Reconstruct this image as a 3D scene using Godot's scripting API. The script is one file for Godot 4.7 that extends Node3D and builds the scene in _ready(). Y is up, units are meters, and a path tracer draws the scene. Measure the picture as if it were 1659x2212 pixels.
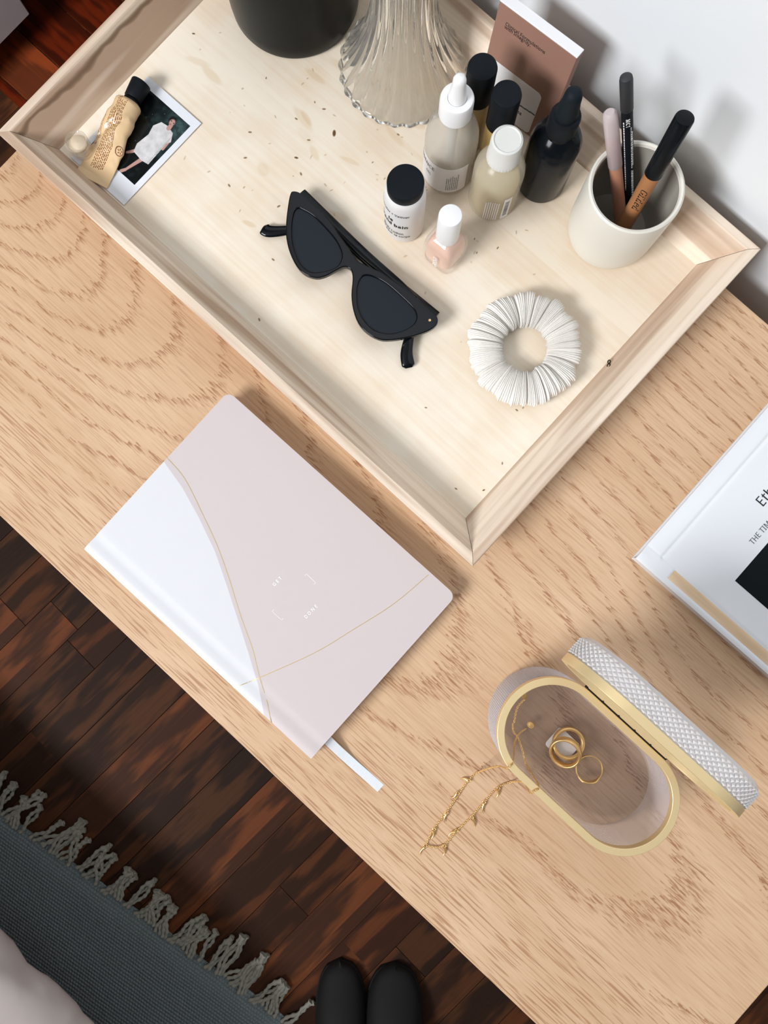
extends Node3D

const T := 0.74        # height of the desk top
const F := 0.746       # height of the tray's floor
const WALL_Z := -0.325

var mats := {}
var taken := {}
var rng := RandomNumberGenerator.new()


func _ready() -> void:
	rng.seed = 11
	camera_and_light()
	build_materials()
	build_room()
	build_floor()
	build_desk()
	build_bed()
	build_cabinet()
	build_rug()
	build_shoes()
	build_tray()
	build_notebook()
	build_book()
	build_jewel_box()
	build_rings()
	build_necklace()
	build_vessel()
	build_vase()
	build_cup()
	build_carton()
	build_bottles()
	build_sunglasses()
	build_scrunchie()
	build_instant_photo()
	build_hand_cream()
	build_glass_globe()
	build_loose_nail()


# ---------------------------------------------------------------- camera, light

func camera_and_light() -> void:
	var cam := Camera3D.new()
	cam.name = "camera"
	cam.fov = 67.348269
	cam.near = 0.02
	cam.far = 30.0
	cam.transform = Transform3D(Basis(Vector3(0.737213, -0.013301, -0.675529), Vector3(-0.673564, 0.064225, -0.736333), Vector3(0.053179, 0.997847, 0.038389)), Vector3(0, T + 0.522, 0))
	add_child(cam)
	cam.current = true
	var we := WorldEnvironment.new()
	we.name = "environment"
	var e := Environment.new()
	e.background_mode = Environment.BG_SKY
	var sky := Sky.new()
	var sm := ProceduralSkyMaterial.new()
	sm.sky_top_color = Color(0.62, 0.74, 0.9)
	sm.sky_horizon_color = Color(0.86, 0.9, 0.95)
	sm.ground_horizon_color = Color(0.6, 0.62, 0.62)
	sm.ground_bottom_color = Color(0.4, 0.42, 0.42)
	sky.sky_material = sm
	e.sky = sky
	e.tonemap_mode = Environment.TONE_MAPPER_LINEAR
	e.tonemap_exposure = 1.5
	e.sdfgi_enabled = true
	e.ssao_enabled = true
	e.ssil_enabled = true
	we.environment = e
	add_child(we)
	# daylight that enters through the window in the front wall
	var a := AreaLight3D.new()
	a.name = "window_daylight"
	a.area_size = Vector2(0.95, 0.75)
	a.light_color = Color(0.985, 0.99, 1.0)
	a.light_energy = 5.5
	a.area_range = 12.0
	a.area_attenuation = 2.0
	a.shadow_enabled = true
	a.transform = Transform3D(Basis(), Vector3(-0.55, 2.3, 1.74))
	add_child(a)


# ---------------------------------------------------------------- scene tree helpers

func numbered(called: String) -> String:
	if not taken.has(called):
		taken[called] = 0
		return called
	taken[called] += 1
	return "%s_%03d" % [called, taken[called]]


func tag(o: Node3D, label: String, category: String, group := "") -> Node3D:
	o.set_meta("label", label)
	o.set_meta("category", category)
	if group != "":
		o.set_meta("group", group)
	return o


func thing(called: String, label: String, category: String, at := Vector3.ZERO, turn := 0.0, group := "") -> Node3D:
	var o := Node3D.new()
	o.name = numbered(called)
	o.position = at
	o.rotation.y = turn
	tag(o, label, category, group)
	add_child(o, true)
	return o


func part(called: String, mesh: Mesh, m: Material, parent: Node3D, xf := Transform3D.IDENTITY, label := "") -> MeshInstance3D:
	var o := MeshInstance3D.new()
	o.name = called
	o.mesh = mesh
	o.material_override = m
	o.transform = xf
	if label != "":
		o.set_meta("label", label)
	parent.add_child(o, true)
	return o


func struct(called: String, mesh: Mesh, m: Material, parent: Node3D = null) -> MeshInstance3D:
	var o := MeshInstance3D.new()
	o.name = called
	o.mesh = mesh
	o.material_override = m
	o.set_meta("kind", "structure")
	if parent == null:
		add_child(o, true)
	else:
		parent.add_child(o, true)
	return o


# ---------------------------------------------------------------- mesh helpers

class MB:
	var v := PackedVector3Array()
	var n := PackedVector3Array()
	var t := PackedVector2Array()
	var x := PackedInt32Array()

	func add(p: Vector3, q: Vector3, uv := Vector2.ZERO) -> int:
		v.append(p)
		n.append(q)
		t.append(uv)
		return v.size() - 1

	func tri(a: int, b: int, c: int) -> void:
		var g := (v[b] - v[a]).cross(v[c] - v[a])
		if g.dot(n[a] + n[b] + n[c]) > 0.0:
			x.append_array(PackedInt32Array([a, c, b]))
		else:
			x.append_array(PackedInt32Array([a, b, c]))

	func quad(a: int, b: int, c: int, d: int) -> void:
		tri(a, b, c)
		tri(a, c, d)

	func flat(a: Vector3, b: Vector3, c: Vector3, d: Vector3, q: Vector3, ua := Vector2.ZERO, ub := Vector2.ZERO, uc := Vector2.ZERO, ud := Vector2.ZERO) -> void:
		quad(add(a, q, ua), add(b, q, ub), add(c, q, uc), add(d, q, ud))

	func join(m: MB, xf := Transform3D.IDENTITY) -> void:
		var at := v.size()
		for i in m.v.size():
			v.append(xf * m.v[i])
			n.append((xf.basis * m.n[i]).normalized())
			t.append(m.t[i])
		for i in m.x:
			x.append(i + at)

	func mesh() -> ArrayMesh:
		var a := []
		a.resize(Mesh.ARRAY_MAX)
		a[Mesh.ARRAY_VERTEX] = v
		a[Mesh.ARRAY_NORMAL] = n
		a[Mesh.ARRAY_TEX_UV] = t
		a[Mesh.ARRAY_INDEX] = x
		var out := ArrayMesh.new()
		out.add_surface_from_arrays(Mesh.PRIMITIVE_TRIANGLES, a)
		return out


# a sheet of points; normals from neighbours, turned by side (+1 / -1)
func sheet(mb: MB, rows: Array, close_u := false, close_v := false, side := 1.0, uv_size := Vector2.ONE) -> void:
	var nu := rows.size()
	var nv: int = rows[0].size()
	var at := mb.v.size()
	for i in nu:
		var prev: PackedVector3Array = rows[(i - 1 + nu) % nu] if close_u else rows[maxi(i - 1, 0)]
		var next: PackedVector3Array = rows[(i + 1) % nu] if close_u else rows[mini(i + 1, nu - 1)]
		var row: PackedVector3Array = rows[i]
		for j in nv:
			var j0 := (j - 1 + nv) % nv if close_v else maxi(j - 1, 0)
			var j1 := (j + 1) % nv if close_v else mini(j + 1, nv - 1)
			var q := (next[j] - prev[j]).cross(row[j1] - row[j0]) * side
			q = q.normalized() if q.length_squared() > 1e-24 else Vector3.UP
			mb.add(row[j], q, Vector2(float(i) / maxi(nu - 1, 1), float(j) / maxi(nv - 1, 1)) * uv_size)
	for i in (nu if close_u else nu - 1):
		var i1 := (i + 1) % nu
		for j in (nv if close_v else nv - 1):
			var j1 := (j + 1) % nv
			mb.quad(at + i * nv + j, at + i1 * nv + j, at + i1 * nv + j1, at + i * nv + j1)


# a profile of (radius, height) turned round y; corners sharper than about 35 degrees stay sharp
func lathe(mb: MB, prof: Array, seg := 48, ripple := 0, amp := 0.0, y0 := -9.0, y1 := 9.0) -> void:
	var k := prof.size()
	var seg_n: Array[Vector2] = []
	for i in k - 1:
		var d: Vector2 = prof[i + 1] - prof[i]
		seg_n.append(Vector2(d.y, -d.x).normalized())
	for i in k - 1:
		var na := seg_n[i]
		var nb := seg_n[i]
		if i > 0 and seg_n[i - 1].dot(seg_n[i]) > 0.8:
			na = (seg_n[i - 1] + seg_n[i]).normalized()
		if i < k - 2 and seg_n[i + 1].dot(seg_n[i]) > 0.8:
			nb = (seg_n[i + 1] + seg_n[i]).normalized()
		var first := mb.v.size()
		for j in seg + 1:
			var a := TAU * j / seg
			var c := cos(a)
			var s := sin(a)
			for e in 2:
				var p: Vector2 = prof[i + e]
				var q := na if e == 0 else nb
				var r := p.x
				var tilt := 0.0
				if ripple > 0 and p.y > y0 and p.y < y1 and r > 0.0001:
					r += amp * cos(ripple * a)
					tilt = amp * ripple * sin(ripple * a) / r
				var nn := Vector3(q.x * c, q.y, q.x * s) + Vector3(-s, 0, c) * tilt * q.x
				mb.add(Vector3(r * c, p.y, r * s), nn.normalized(), Vector2(float(j) / seg, p.y))
		for j in seg:
			var b := first + j * 2
			mb.quad(b, b + 1, b + 3, b + 2)


func lathed(prof: Array, seg := 48, ripple := 0, amp := 0.0, y0 := -9.0, y1 := 9.0) -> ArrayMesh:
	var mb := MB.new()
	lathe(mb, prof, seg, ripple, amp, y0, y1)
	return mb.mesh()


func pairs(l: Array) -> Array:
	var out := []
	for i in range(0, l.size(), 2):
		out.append(Vector2(l[i], l[i + 1]))
	return out


func mm(l: Array) -> Array:            # (radius, height) pairs in millimetres
	var out := []
	for i in range(0, l.size(), 2):
		out.append(Vector2(l[i], l[i + 1]) * 0.001)
	return out


# a box whose edges are rounded off by b
func bevel_box(mb: MB, c: Vector3, s: Vector3, b := 0.001, uv_scale := 1.0) -> void:
	var h := s * 0.5
	b = minf(b, minf(h.x, minf(h.y, h.z)) * 0.9)
	var id := {}
	for ax in 3:
		for sg in [-1, 1]:
			var q := Vector3.ZERO
			q[ax] = sg
			for s1 in [-1, 1]:
				for s2 in [-1, 1]:
					var a1 := (ax + 1) % 3
					var a2 := (ax + 2) % 3
					var p := Vector3.ZERO
					p[ax] = sg * h[ax]
					p[a1] = s1 * (h[a1] - b)
					p[a2] = s2 * (h[a2] - b)
					var uv := Vector2(p.x, p.z) if ax == 1 else (Vector2(p.x, p.y) if ax == 2 else Vector2(p.z, p.y))
					var key := Vector3i.ZERO
					key[ax] = sg
					key[a1] = s1
					key[a2] = s2
					id[[ax, key]] = mb.add(p + c, q, uv * uv_scale)
	for ax in 3:
		var a1 := (ax + 1) % 3
		var a2 := (ax + 2) % 3
		for sg in [-1, 1]:
			var ks: Array[int] = []
			for w in [[-1, -1], [1, -1], [1, 1], [-1, 1]]:
				var key := Vector3i.ZERO
				key[ax] = sg
				key[a1] = w[0]
				key[a2] = w[1]
				ks.append(id[[ax, key]])
			mb.quad(ks[0], ks[1], ks[2], ks[3])
		for s1 in [-1, 1]:
			for s2 in [-1, 1]:
				var k0 := Vector3i.ZERO
				var k1 := Vector3i.ZERO
				k0[a1] = s1
				k0[a2] = s2
				k1[a1] = s1
				k1[a2] = s2
				k0[ax] = -1
				k1[ax] = 1
				mb.quad(id[[a1, k0]], id[[a1, k1]], id[[a2, k1]], id[[a2, k0]])
	for i in [-1, 1]:
		for j in [-1, 1]:
			for k in [-1, 1]:
				var key := Vector3i(i, j, k)
				mb.tri(id[[0, key]], id[[1, key]], id[[2, key]])


func box_mesh(c: Vector3, s: Vector3, b := 0.001, uv_scale := 1.0) -> ArrayMesh:
	var mb := MB.new()
	bevel_box(mb, c, s, b, uv_scale)
	return mb.mesh()


func area_of(l: PackedVector2Array) -> float:
	var a := 0.0
	for i in l.size():
		a += l[i].cross(l[(i + 1) % l.size()])
	return a * 0.5


# normals of a loop that point out of the solid (out of the outline, into a hole)
func loop_normals(l: PackedVector2Array, hole: bool) -> PackedVector2Array:
	var sg := 1.0 if area_of(l) > 0.0 else -1.0
	if hole:
		sg = -sg
	var out := PackedVector2Array()
	var k := l.size()
	for i in k:
		var d := (l[(i + 1) % k] - l[(i - 1 + k) % k]).normalized()
		out.append(Vector2(d.y, -d.x) * sg)
	return out


# a plate with an outline and holes in the x-z plane from y0 to y1, its upper (and lower) edges rounded by b
func plate(mb: MB, loops: Array, y0: float, y1: float, b := 0.0004, uv_from := Vector2.ZERO, uv_size := Vector2.ONE) -> void:
	var inset := []
	for li in loops.size():
		var l: PackedVector2Array = loops[li]
		var q := loop_normals(l, li > 0)
		var k := l.size()
		var ins := PackedVector2Array()
		for i in k:
			ins.append(l[i] - q[i] * b)
		inset.append(ins)
		var at := mb.v.size()
		for i in k:
			var nn := Vector3(q[i].x, 0, q[i].y)
			var uv := (l[i] - uv_from) / uv_size
			mb.add(Vector3(ins[i].x, y1, ins[i].y), Vector3.UP, uv)
			mb.add(Vector3(l[i].x - q[i].x * b * 0.3, y1 - b * 0.3, l[i].y - q[i].y * b * 0.3), (nn + Vector3.UP).normalized(), uv)
			mb.add(Vector3(l[i].x, y1 - b, l[i].y), nn, uv)
			mb.add(Vector3(l[i].x, y0 + b, l[i].y), nn, uv)
			mb.add(Vector3(ins[i].x, y0, ins[i].y), Vector3.DOWN, uv)
		for i in k:
			var a := at + i * 5
			var c := at + ((i + 1) % k) * 5
			for e in 4:
				mb.quad(a + e, c + e, c + e + 1, a + e + 1)
	var face := PackedVector2Array()
	for l in inset:
		face.append_array(l)
	var ids := PackedInt32Array()
	if inset.size() == 1:
		ids = Geometry2D.triangulate_polygon(face)
	else:
		var big := PackedVector2Array()
		for p in face:
			big.append(p * 1000.0)
		var all := Geometry2D.triangulate_delaunay(big)
		for i in range(0, all.size(), 3):
			var c := (face[all[i]] + face[all[i + 1]] + face[all[i + 2]]) / 3.0
			var keep := Geometry2D.is_point_in_polygon(c, inset[0])
			for li in range(1, inset.size()):
				keep = keep and not Geometry2D.is_point_in_polygon(c, inset[li])
			if keep:
				ids.append_array(PackedInt32Array([all[i], all[i + 1], all[i + 2]]))
	for up in 2:
		var at2 := mb.v.size()
		for p in face:
			mb.add(Vector3(p.x, y1 if up == 0 else y0, p.y), Vector3.UP if up == 0 else Vector3.DOWN, (p - uv_from) / uv_size)
		for i in range(0, ids.size(), 3):
			mb.tri(at2 + ids[i], at2 + ids[i + 1], at2 + ids[i + 2])


# closed curve through the given (x, z) pairs
func smooth_loop(l: Array, per := 4) -> PackedVector2Array:
	var p := pairs(l)
	var k := p.size()
	var out := PackedVector2Array()
	for i in k:
		for s in per:
			out.append(p[i].cubic_interpolate(p[(i + 1) % k], p[(i - 1 + k) % k], p[(i + 2) % k], float(s) / per))
	return out


func smooth_path(p: Array, per := 6) -> PackedVector3Array:
	var k := p.size()
	var out := PackedVector3Array()
	for i in k - 1:
		for s in per:
			out.append(p[i].cubic_interpolate(p[i + 1], p[maxi(i - 1, 0)], p[mini(i + 2, k - 1)], float(s) / per))
	out.append(p[k - 1])
	return out


# a tube along a path; radii = one number per point, as (across, up) halves
func tube(mb: MB, path: PackedVector3Array, ra: PackedFloat32Array, rb: PackedFloat32Array, seg := 10, up := Vector3.UP) -> void:
	var rows := []
	var k := path.size()
	for i in k:
		var d := (path[mini(i + 1, k - 1)] - path[maxi(i - 1, 0)]).normalized()
		var side := d.cross(up)
		side = side.normalized() if side.length() > 0.01 else Vector3.RIGHT
		var u := side.cross(d).normalized()
		var row := PackedVector3Array()
		for j in seg:
			var a := TAU * j / seg
			row.append(path[i] + side * cos(a) * ra[i] + u * sin(a) * rb[i])
		rows.append(row)
	var at := mb.v.size()
	sheet(mb, rows, false, true, 1.0)
	# turn the normals outwards
	for i in k:
		for j in seg:
			var id := at + i * seg + j
			if mb.n[id].dot(mb.v[id] - path[i]) < 0.0:
				mb.n[id] = -mb.n[id]
	for i in range(0, mb.x.size(), 3):
		if mb.x[i] >= at:
			var a2 := mb.x[i]
			var g := (mb.v[mb.x[i + 1]] - mb.v[a2]).cross(mb.v[mb.x[i + 2]] - mb.v[a2])
			if g.dot(mb.n[a2]) > 0.0:
				var w := mb.x[i + 1]
				mb.x[i + 1] = mb.x[i + 2]
				mb.x[i + 2] = w
	for e in 2:
		var i := 0 if e == 0 else k - 1
		var d2 := (path[1] - path[0]).normalized() * -1.0 if e == 0 else (path[k - 1] - path[k - 2]).normalized()
		var c := mb.add(path[i], d2)
		var f := mb.v.size()
		for j in seg:
			mb.add(rows[i][j], d2)
		for j in seg:
			mb.tri(c, f + j, f + (j + 1) % seg)


func even(r: float, k: int) -> PackedFloat32Array:
	var a := PackedFloat32Array()
	a.resize(k)
	a.fill(r)
	return a


func ring_mesh(r: float, wr: float, wy: float, seg := 64, cs := 12) -> ArrayMesh:
	var mb := MB.new()
	var rows := []
	for i in seg:
		var a := TAU * i / seg
		var row := PackedVector3Array()
		for j in cs:
			var b := TAU * j / cs
			var q := Vector2(signf(cos(b)) * pow(absf(cos(b)), 0.7) * wr, signf(sin(b)) * pow(absf(sin(b)), 0.7) * wy)
			row.append(Vector3((r + q.x) * cos(a), q.y, (r + q.x) * sin(a)))
		rows.append(row)
	sheet(mb, rows, true, true, outward(rows, Vector3(r, 0, 0)))
	return mb.mesh()


# +1 or -1 so that sheet() normals at the first point look away from the given inner point
func outward(rows: Array, inner: Vector3) -> float:
	var nu := rows.size()
	var r0: PackedVector3Array = rows[nu - 1]
	var r1: PackedVector3Array = rows[1]
	var row: PackedVector3Array = rows[0]
	var q := (r1[0] - r0[0]).cross(row[1] - row[row.size() - 1])
	return 1.0 if q.dot(row[0] - inner) > 0.0 else -1.0


func letters(s: String, cap: float, bold := false, serif := false, depth := 0.00012) -> TextMesh:
	var tm := TextMesh.new()
	var f := SystemFont.new()
	f.font_names = PackedStringArray(["Droid Serif" if serif else "Droid Sans"])
	f.font_weight = 700 if bold else 400
	tm.font = f
	tm.text = s
	tm.font_size = 32
	tm.pixel_size = cap / (0.714 * 32.0)
	tm.depth = depth
	tm.curve_step = 1.5
	tm.horizontal_alignment = HORIZONTAL_ALIGNMENT_CENTER
	tm.vertical_alignment = VERTICAL_ALIGNMENT_CENTER
	return tm


# lettering bent round a cylinder of radius r about y: along = false reads round it, true reads down it
func bent_letters(s: String, cap: float, r: float, phi: float, y: float, along := false, bold := false, serif := false, slant := 0.0, squeeze := 1.0) -> ArrayMesh:
	var tm := letters(s, cap, bold, serif)
	var a: Array = tm.get_mesh_arrays()
	var src: PackedVector3Array = a[Mesh.ARRAY_VERTEX]
	var ns := PackedVector3Array()
	var out := PackedVector3Array()
	for p in src:
		var q := Vector3((p.x + p.y * slant) * squeeze, p.y, p.z)
		var ang := phi + (q.y if along else q.x) / r
		var rad := r + 0.00008 + q.z * 0.5
		var d := Vector3(sin(ang), 0, cos(ang))
		out.append(d * rad + Vector3(0, y - q.x if along else y + q.y, 0))
		ns.append(d)
	a[Mesh.ARRAY_VERTEX] = out
	a[Mesh.ARRAY_NORMAL] = ns
	a[Mesh.ARRAY_TANGENT] = null
	var m := ArrayMesh.new()
	m.add_surface_from_arrays(Mesh.PRIMITIVE_TRIANGLES, a)
	return m


const FLAT := Basis(Vector3(1, 0, 0), Vector3(0, 0, -1), Vector3(0, 1, 0))     # text laid on its back, reading along +x

func lying(turn: float, at: Vector3) -> Transform3D:
	return Transform3D(Basis(Vector3.UP, turn) * FLAT, at)


# patch bent round a cylinder: a label, or a line of small print
func bent_patch(mb: MB, r: float, a0: float, a1: float, y0: float, y1: float, seg := 12) -> void:
	var at := mb.v.size()
	for i in seg + 1:
		var a := lerpf(a0, a1, float(i) / seg)
		var d := Vector3(sin(a), 0, cos(a))
		mb.add(d * r + Vector3(0, y0, 0), d, Vector2(float(i) / seg, 0))
		mb.add(d * r + Vector3(0, y1, 0), d, Vector2(float(i) / seg, 1))
	for i in seg:
		mb.quad(at + i * 2, at + i * 2 + 1, at + i * 2 + 3, at + i * 2 + 2)


# ---------------------------------------------------------------- materials and textures

func mat(called: String, c: Color, rough := 0.6, metal := 0.0, spec := 0.5) -> StandardMaterial3D:
	var m := StandardMaterial3D.new()
	m.resource_name = called
	m.albedo_color = c
	m.roughness = rough
	m.metallic = metal
	m.metallic_specular = spec
	mats[called] = m
	return m


func glass(called: String, c: Color, rough := 0.0, bend := 0.05, keep := 0.0) -> StandardMaterial3D:
	var m := mat(called, Color(c.r, c.g, c.b, keep), rough)
	m.refraction_enabled = true
	m.refraction_scale = bend
	return m


func milky(called: String, c: Color, rough := 0.27) -> StandardMaterial3D:
	var m := mat(called, c, rough)
	m.transparency = BaseMaterial3D.TRANSPARENCY_ALPHA
	return m


func noise(w: int, h: int, sx: int, sy: int, freq: float, sd: int, oct := 3) -> PackedByteArray:
	var f := FastNoiseLite.new()
	f.seed = sd
	f.noise_type = FastNoiseLite.TYPE_SIMPLEX_SMOOTH
	f.frequency = freq
	f.fractal_octaves = oct
	var im := f.get_image(maxi(w / sx, 2), maxi(h / sy, 2), false, false, true)
	im.convert(Image.FORMAT_L8)
	if sx > 1 or sy > 1:
		im.resize(w, h, Image.INTERPOLATE_CUBIC)
	return im.get_data()


func texture_of(data: PackedByteArray, w: int, h: int) -> ImageTexture:
	return ImageTexture.create_from_image(Image.create_from_data(w, h, false, Image.FORMAT_RGB8, data))


func oak_texture() -> ImageTexture:
	var w := 2048
	var h := 1224
	var pore := noise(w, h, 12, 1, 0.30, 3, 2)
	var fibre := noise(w, h, 40, 1, 0.16, 5, 3)
	var longp := noise(w, h, 34, 1, 0.26, 9, 2)
	var jag := noise(w, h, 5, 1, 0.11, 8, 3)
	var bend := noise(w, h, 16, 16, 0.03, 17, 2)
	var blot := noise(w, h, 8, 4, 0.02, 31, 3)
	var out := PackedByteArray()
	out.resize(w * h * 3)
	var at := 0
	for j in h:
		var z := (float(j) / h) * 0.4530 - 0.2935
		var strip := clampf((z - 0.088) / 0.016, 0.0, 1.0)
		for i in w:
			var k := j * w + i
			var x := (float(i) / w) * 0.7580 - 0.3927
			var b := bend[k] / 255.0 - 0.5
			var u := x + 0.338
			var t := 0.040 + 0.075 * (1.0 - exp(-4.4 * u)) + 0.06 * u
			var dz := z + 0.010 - 0.08 * (x + 0.338) + b * 0.026
			var g := sqrt(dz * dz + t * t) / 0.0098 + (jag[k] / 255.0 - 0.5) * 0.22 + (fibre[k] / 255.0 - 0.5) * 0.26
			var f := g - floorf(g)
			var ew := maxf(0.0, 1.0 - f / 0.30)
			ew = lerpf(ew, 0.0, strip)
			var p := clampf((pore[k] / 255.0 - 0.50) / 0.14, 0.0, 1.0)
			var pl := clampf((longp[k] / 255.0 - 0.60) / 0.12, 0.0, 1.0)
			var dark := minf(0.9, p * (0.04 + 0.90 * ew) + ew * ew * 0.22 + pl * (0.24 + 0.40 * strip))
			var tone := (fibre[k] / 255.0 - 0.5) * 0.55 + (blot[k] / 255.0 - 0.5) * 0.7 + (f - 0.5) * 0.20 + 0.45
			tone = clampf(tone, 0.0, 1.0)
			var r := lerpf(221.0, 203.0, tone)
			var gg := lerpf(188.0, 166.0, tone)
			var bb := lerpf(154.0, 130.0, tone)
			out[at] = int(lerpf(r, 160.0, dark))
			out[at + 1] = int(lerpf(gg, 115.0, dark))
			out[at + 2] = int(lerpf(bb, 82.0, dark))
			at += 3
	return texture_of(out, w, h)


func dab(im: Image, cx: float, cy: float, rx: float, ry: float, ang: float, c: Color, a: float) -> void:
	var r := int(maxf(rx, ry)) + 2
	for y in range(int(cy) - r, int(cy) + r + 1):
		for x in range(int(cx) - r, int(cx) + r + 1):
			if x < 0 or y < 0 or x >= im.get_width() or y >= im.get_height():
				continue
			var d := Vector2(x - cx, y - cy).rotated(-ang)
			var q := Vector2(d.x / rx, d.y / ry).length()
			if q < 1.0:
				im.set_pixel(x, y, im.get_pixel(x, y).lerp(c, a * (1.0 - smoothstep(0.55, 1.0, q))))


func tray_floor_texture() -> ImageTexture:
	var w := 1280
	var h := 800
	var fibre := noise(w, h, 24, 1, 0.07, 41, 3)
	var blot := noise(w, h, 8, 8, 0.035, 43, 4)
	var out := PackedByteArray()
	out.resize(w * h * 3)
	var at := 0
	for j in h:
		var board := fposmod(float(j) / h * 9.0 + 0.3, 1.0)
		var bt := fposmod(sin(floorf(float(j) / h * 9.0 + 0.3) * 12.9) * 43.7, 1.0)
		for i in w:
			var k := j * w + i
			var tone := clampf((fibre[k] / 255.0 - 0.5) * 0.5 + (blot[k] / 255.0 - 0.45) * 0.8 + bt * 0.35, 0.0, 1.0)
			# the boards turn browner towards the back
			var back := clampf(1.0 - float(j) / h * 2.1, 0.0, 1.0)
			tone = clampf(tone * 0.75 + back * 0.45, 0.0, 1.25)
			out[at] = int(lerpf(240.0, 223.0, tone))
			out[at + 1] = int(lerpf(229.0, 198.0, tone))
			out[at + 2] = int(lerpf(211.0, 168.0, tone))
			at += 3
	var im := Image.create_from_data(w, h, false, Image.FORMAT_RGB8, out)
	var sp := pairs([-0.3543, -0.1782, -0.2316, -0.1913, -0.2392, -0.1607, -0.2414, -0.1758, -0.1976, -0.1938, -0.1979, -0.2204, -0.2569, -0.1987, -0.2583, -0.1812, -0.2941, -0.1887, -0.2757, -0.1525,
		-0.2246, -0.1271, -0.2017, -0.0969, -0.2289, -0.1544, -0.1603, -0.1910, -0.1208, -0.1879, -0.1089, -0.2008, -0.0928, -0.2067, -0.1012, -0.1946, 0.0119, -0.0762, -0.0025, -0.0643,
		-0.0080, -0.1317, 0.0090, -0.0981, -0.0059, -0.1358, -0.0546, -0.0915, -0.1800, -0.0597, -0.1554, -0.1786, -0.2487, -0.1993, -0.1649, -0.1370, -0.2655, -0.1369, -0.2603, -0.1149])
	var r := RandomNumberGenerator.new()
	r.seed = 5
	for i in sp.size():
		var q: Vector2 = sp[i]
		var px := (q.x + 0.372) / 0.394 * w
		var py := (q.y + 0.295) / 0.248 * h
		var big := 1.9 if i == 1 else r.randf_range(0.6, 1.15)
		dab(im, px, py, 5.0 * big, 2.4 * big, r.randf_range(0.0, 3.1), Color(0.36, 0.25, 0.13), 0.95 if i < 3 or i == 18 else 0.7)
	for i in 90:                                  # small crumbs and scuffs scattered over the middle boards
		var px := r.randfn(0.42, 0.2) * w
		var py := r.randfn(0.4, 0.2) * h
		dab(im, px, py, r.randf_range(2.0, 7.0), r.randf_range(1.2, 2.6), r.randf_range(0.0, 3.1), Color(0.55, 0.4, 0.24), r.randf_range(0.15, 0.5))
	for i in 26:                                  # pale brown smears
		dab(im, r.randfn(0.4, 0.2) * w, r.randfn(0.36, 0.18) * h, r.randf_range(16.0, 46.0), r.randf_range(6.0, 16.0), r.randf_range(-0.4, 0.4), Color(0.78, 0.64, 0.46), r.randf_range(0.1, 0.28))
	return ImageTexture.create_from_image(im)


func tray_side_texture() -> ImageTexture:
	var w := 1280
	var h := 512                                  # four bands of 128, one for each side
	var fibre := noise(w, h, 36, 1, 0.06, 61, 3)
	var wide := noise(w, h, 48, 2, 0.045, 63, 3)
	var out := PackedByteArray()
	out.resize(w * h * 3)
	var at := 0
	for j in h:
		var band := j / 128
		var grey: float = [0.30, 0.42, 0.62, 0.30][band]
		for i in w:
			var k := j * w + i
			var s := wide[k] / 255.0
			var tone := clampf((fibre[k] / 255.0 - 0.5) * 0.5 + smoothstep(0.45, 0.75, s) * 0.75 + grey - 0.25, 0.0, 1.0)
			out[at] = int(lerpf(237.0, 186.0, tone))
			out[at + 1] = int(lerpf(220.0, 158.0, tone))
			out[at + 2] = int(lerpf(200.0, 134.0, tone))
			at += 3
	var im := Image.create_from_data(w, h, false, Image.FORMAT_RGB8, out)
	# the left side's dark streak and the ring-shaped knot mark
	var wav := noise(w, 8, 4, 1, 0.03, 65, 3)
	for x in w:
		var wv := wav[x] / 255.0
		var cy := 331.0 + (wv - 0.5) * 9.0
		for y in range(318, 346):
			var d := absf(y - cy) / (2.0 + 5.0 * (wav[w + x] / 255.0))
			if d < 1.0:
				im.set_pixel(x, y, im.get_pixel(x, y).lerp(Color(0.36, 0.27, 0.19), 0.6 * (1.0 - d * d)))
	for e in 400:
		var a := TAU * e / 400
		var jt := (wav[w * 2 + e * 3] / 255.0 - 0.5)
		dab(im, 1000.0 + cos(a) * (95.0 + jt * 30.0), 298.0 + sin(a) * (11.0 + jt * 5.0), 4.0, 1.5, 0.0, Color(0.42, 0.31, 0.2), 0.25)
	for e in 26:
		dab(im, 895.0 + e * 1.7, 304.0 + 2.0 * sin(e * 1.9), 3.0, 1.6, 0.0, Color(0.25, 0.17, 0.1), 0.7)
	return ImageTexture.create_from_image(im)


func plank_texture(sd: int, lift := 0.0) -> ImageTexture:
	var w := 256
	var h := 1024
	var fibre := noise(w, h, 1, 24, 0.12, sd, 3)
	var wide := noise(w, h, 1, 4, 0.018, sd + 1, 4)
	var out := PackedByteArray()
	out.resize(w * h * 3)
	var at := 0
	for k in w * h:
		var tone := clampf((fibre[k] / 255.0 - 0.5) * 0.5 + smoothstep(0.40, 0.75, wide[k] / 255.0), 0.0, 1.0)
		out[at] = int(lerpf(76.0, 128.0, tone) + lift)
		out[at + 1] = int(lerpf(52.0, 82.0, tone) + lift)
		out[at + 2] = int(lerpf(40.0, 54.0, tone) + lift)
		at += 3
	return texture_of(out, w, h)


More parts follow.
